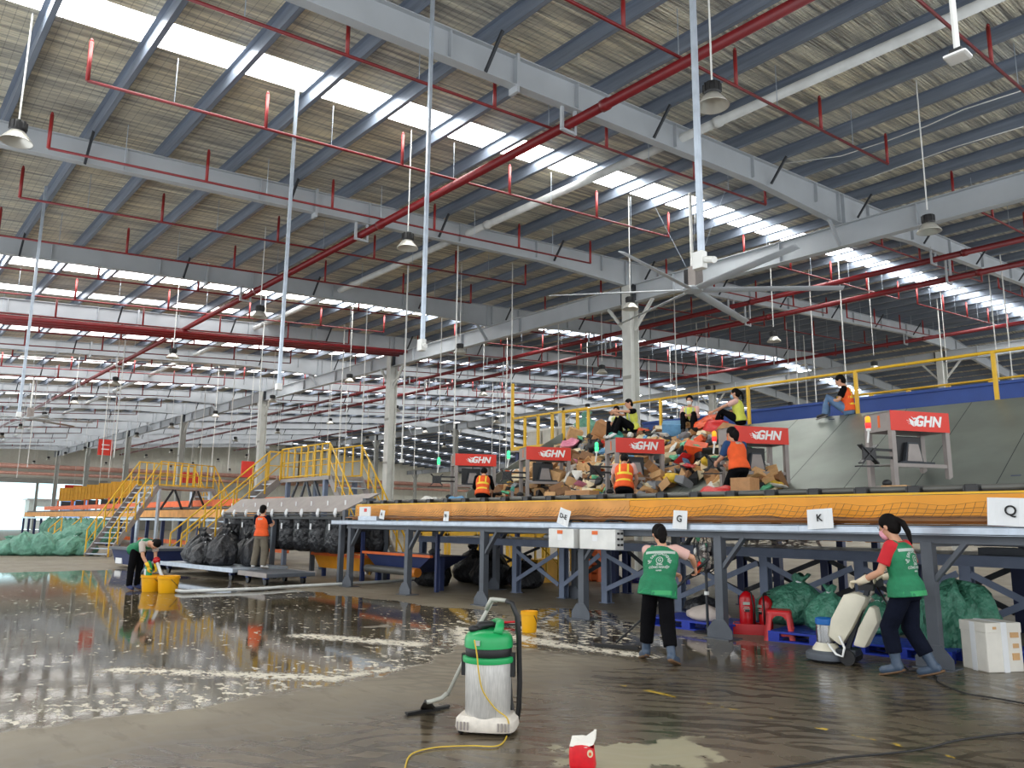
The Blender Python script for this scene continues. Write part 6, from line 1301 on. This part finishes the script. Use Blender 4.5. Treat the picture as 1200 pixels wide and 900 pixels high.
# workers on the deck behind the roller
person('person in orange shirt with blue sleeves sorting behind the fourth kiosk', (-7.75, 11.75, 1.93), face_to(-.9, .3), pose(pelvis=(0, 0, .62), chest=(0, .06, .9), neck=(0, .12, 1.08), head=(0, .17, 1.2), sl=(-.17, .09, 1.02), sr=(.17, .09, 1.02), el=(-.2, .2, .8), er=(.2, .2, .8), wl=(-.15, .42, .72), wr=(.15, .42, .72), hl=(-.085, 0, .58), hr=(.085, 0, .58), kl=(-.1, .22, .32), kr=(.1, .22, .32), al=(-.1, -.06, .085), ar=(.1, -.06, .085), tl=(-.1, .08, .045), tr=(.1, .08, .045)), 1.62, 'cloth_blue', 'cloth_black', .016, vest='vest_orange', hairst='bun', shoes='black', sleeve_to=.85, tapes='word')
bend = pose(pelvis=(0, -.02, .36), chest=(0, .1, .64), neck=(0, .22, .83), head=(0, .33, .91), face=(0, .7, -.7), sl=(-.17, .18, .78), sr=(.17, .18, .78), el=(-.24, .26, .54), er=(.24, .26, .54), wl=(-.2, .42, .36), wr=(.2, .42, .36), hdl=(0, .3, -1), hdr=(0, .3, -1), hl=(-.085, 0, .33), hr=(.085, 0, .33), kl=(-.12, .36, .3), kr=(.12, .34, .12), al=(-.1, .2, .085), ar=(.1, -.08, .085), tl=(-.1, .34, .045), tr=(.1, .06, .045))
person('person in orange vest with yellow stripes crouching behind the third kiosk', (-10.6, 12.0, 1.93), face_to(-.6, .75), bend, 1.66, 'cloth_pink', 'cloth_black', .018, vest='vest_orange', hairst='short', shoes='black', sleeve_to=.6, tapes='hi')
person('person in orange vest crouching behind the first kiosk', (-15.7, 12.4, 1.93), face_to(-.7, .7), bend, 1.6, 'cloth_black', 'cloth_black', .018, vest='vest_orange', hairst='short', shoes='black', sleeve_to=1.3, tapes='hi')
# ================================================================== MAKE EVERY LABEL SINGLE OUT ONE THING
NUM = ['first', 'second', 'third', 'fourth', 'fifth', 'sixth', 'seventh', 'eighth', 'ninth', 'tenth', '11th', '12th', '13th', '14th', '15th', '16th', '17th', '18th', '19th', '20th']
def nth(i): return NUM[i] if i < 20 else '%d%s' % (i+1, {1: 'st', 2: 'nd', 3: 'rd'}.get((i+1) % 10, 'th') if (i+1) % 100 not in (11, 12, 13) else 'th')
bpy.context.view_layer.update()
def centre(o):
    q = [o]+list(o.children_recursive); n = V((0, 0, 0)); k = 0
    for c in q:
        if c.type == 'MESH':
            for b in c.bound_box: n += c.matrix_world @ V(b); k += 1
    return n/max(k, 1)
by = {}
for o in C.objects:
    if o.parent is None and o.get('label') and not o.get('kind'): by.setdefault(o['label'], []).append(o)
for lab, os_ in by.items():
    if len(os_) < 2: continue
    if lab.startswith('bell shaped'):
        rows = {}
        for o in os_: rows.setdefault(round(o.location.y, 1), []).append(o)
        for r, y in enumerate(sorted(rows)):
            for i, o in enumerate(sorted(rows[y], key=lambda o: -o.location.x)): o['label'] = 'high bay lamp on white cord, %s from right in %s row from front' % (nth(i), nth(r))
        continue
    for i, o in enumerate(sorted(os_, key=lambda o: px(centre(o))[0])):
        o['label'] = lab+(', %s from the left' % nth(i) if len(lab.split()) <= 12 else ', %s from left' % nth(i))
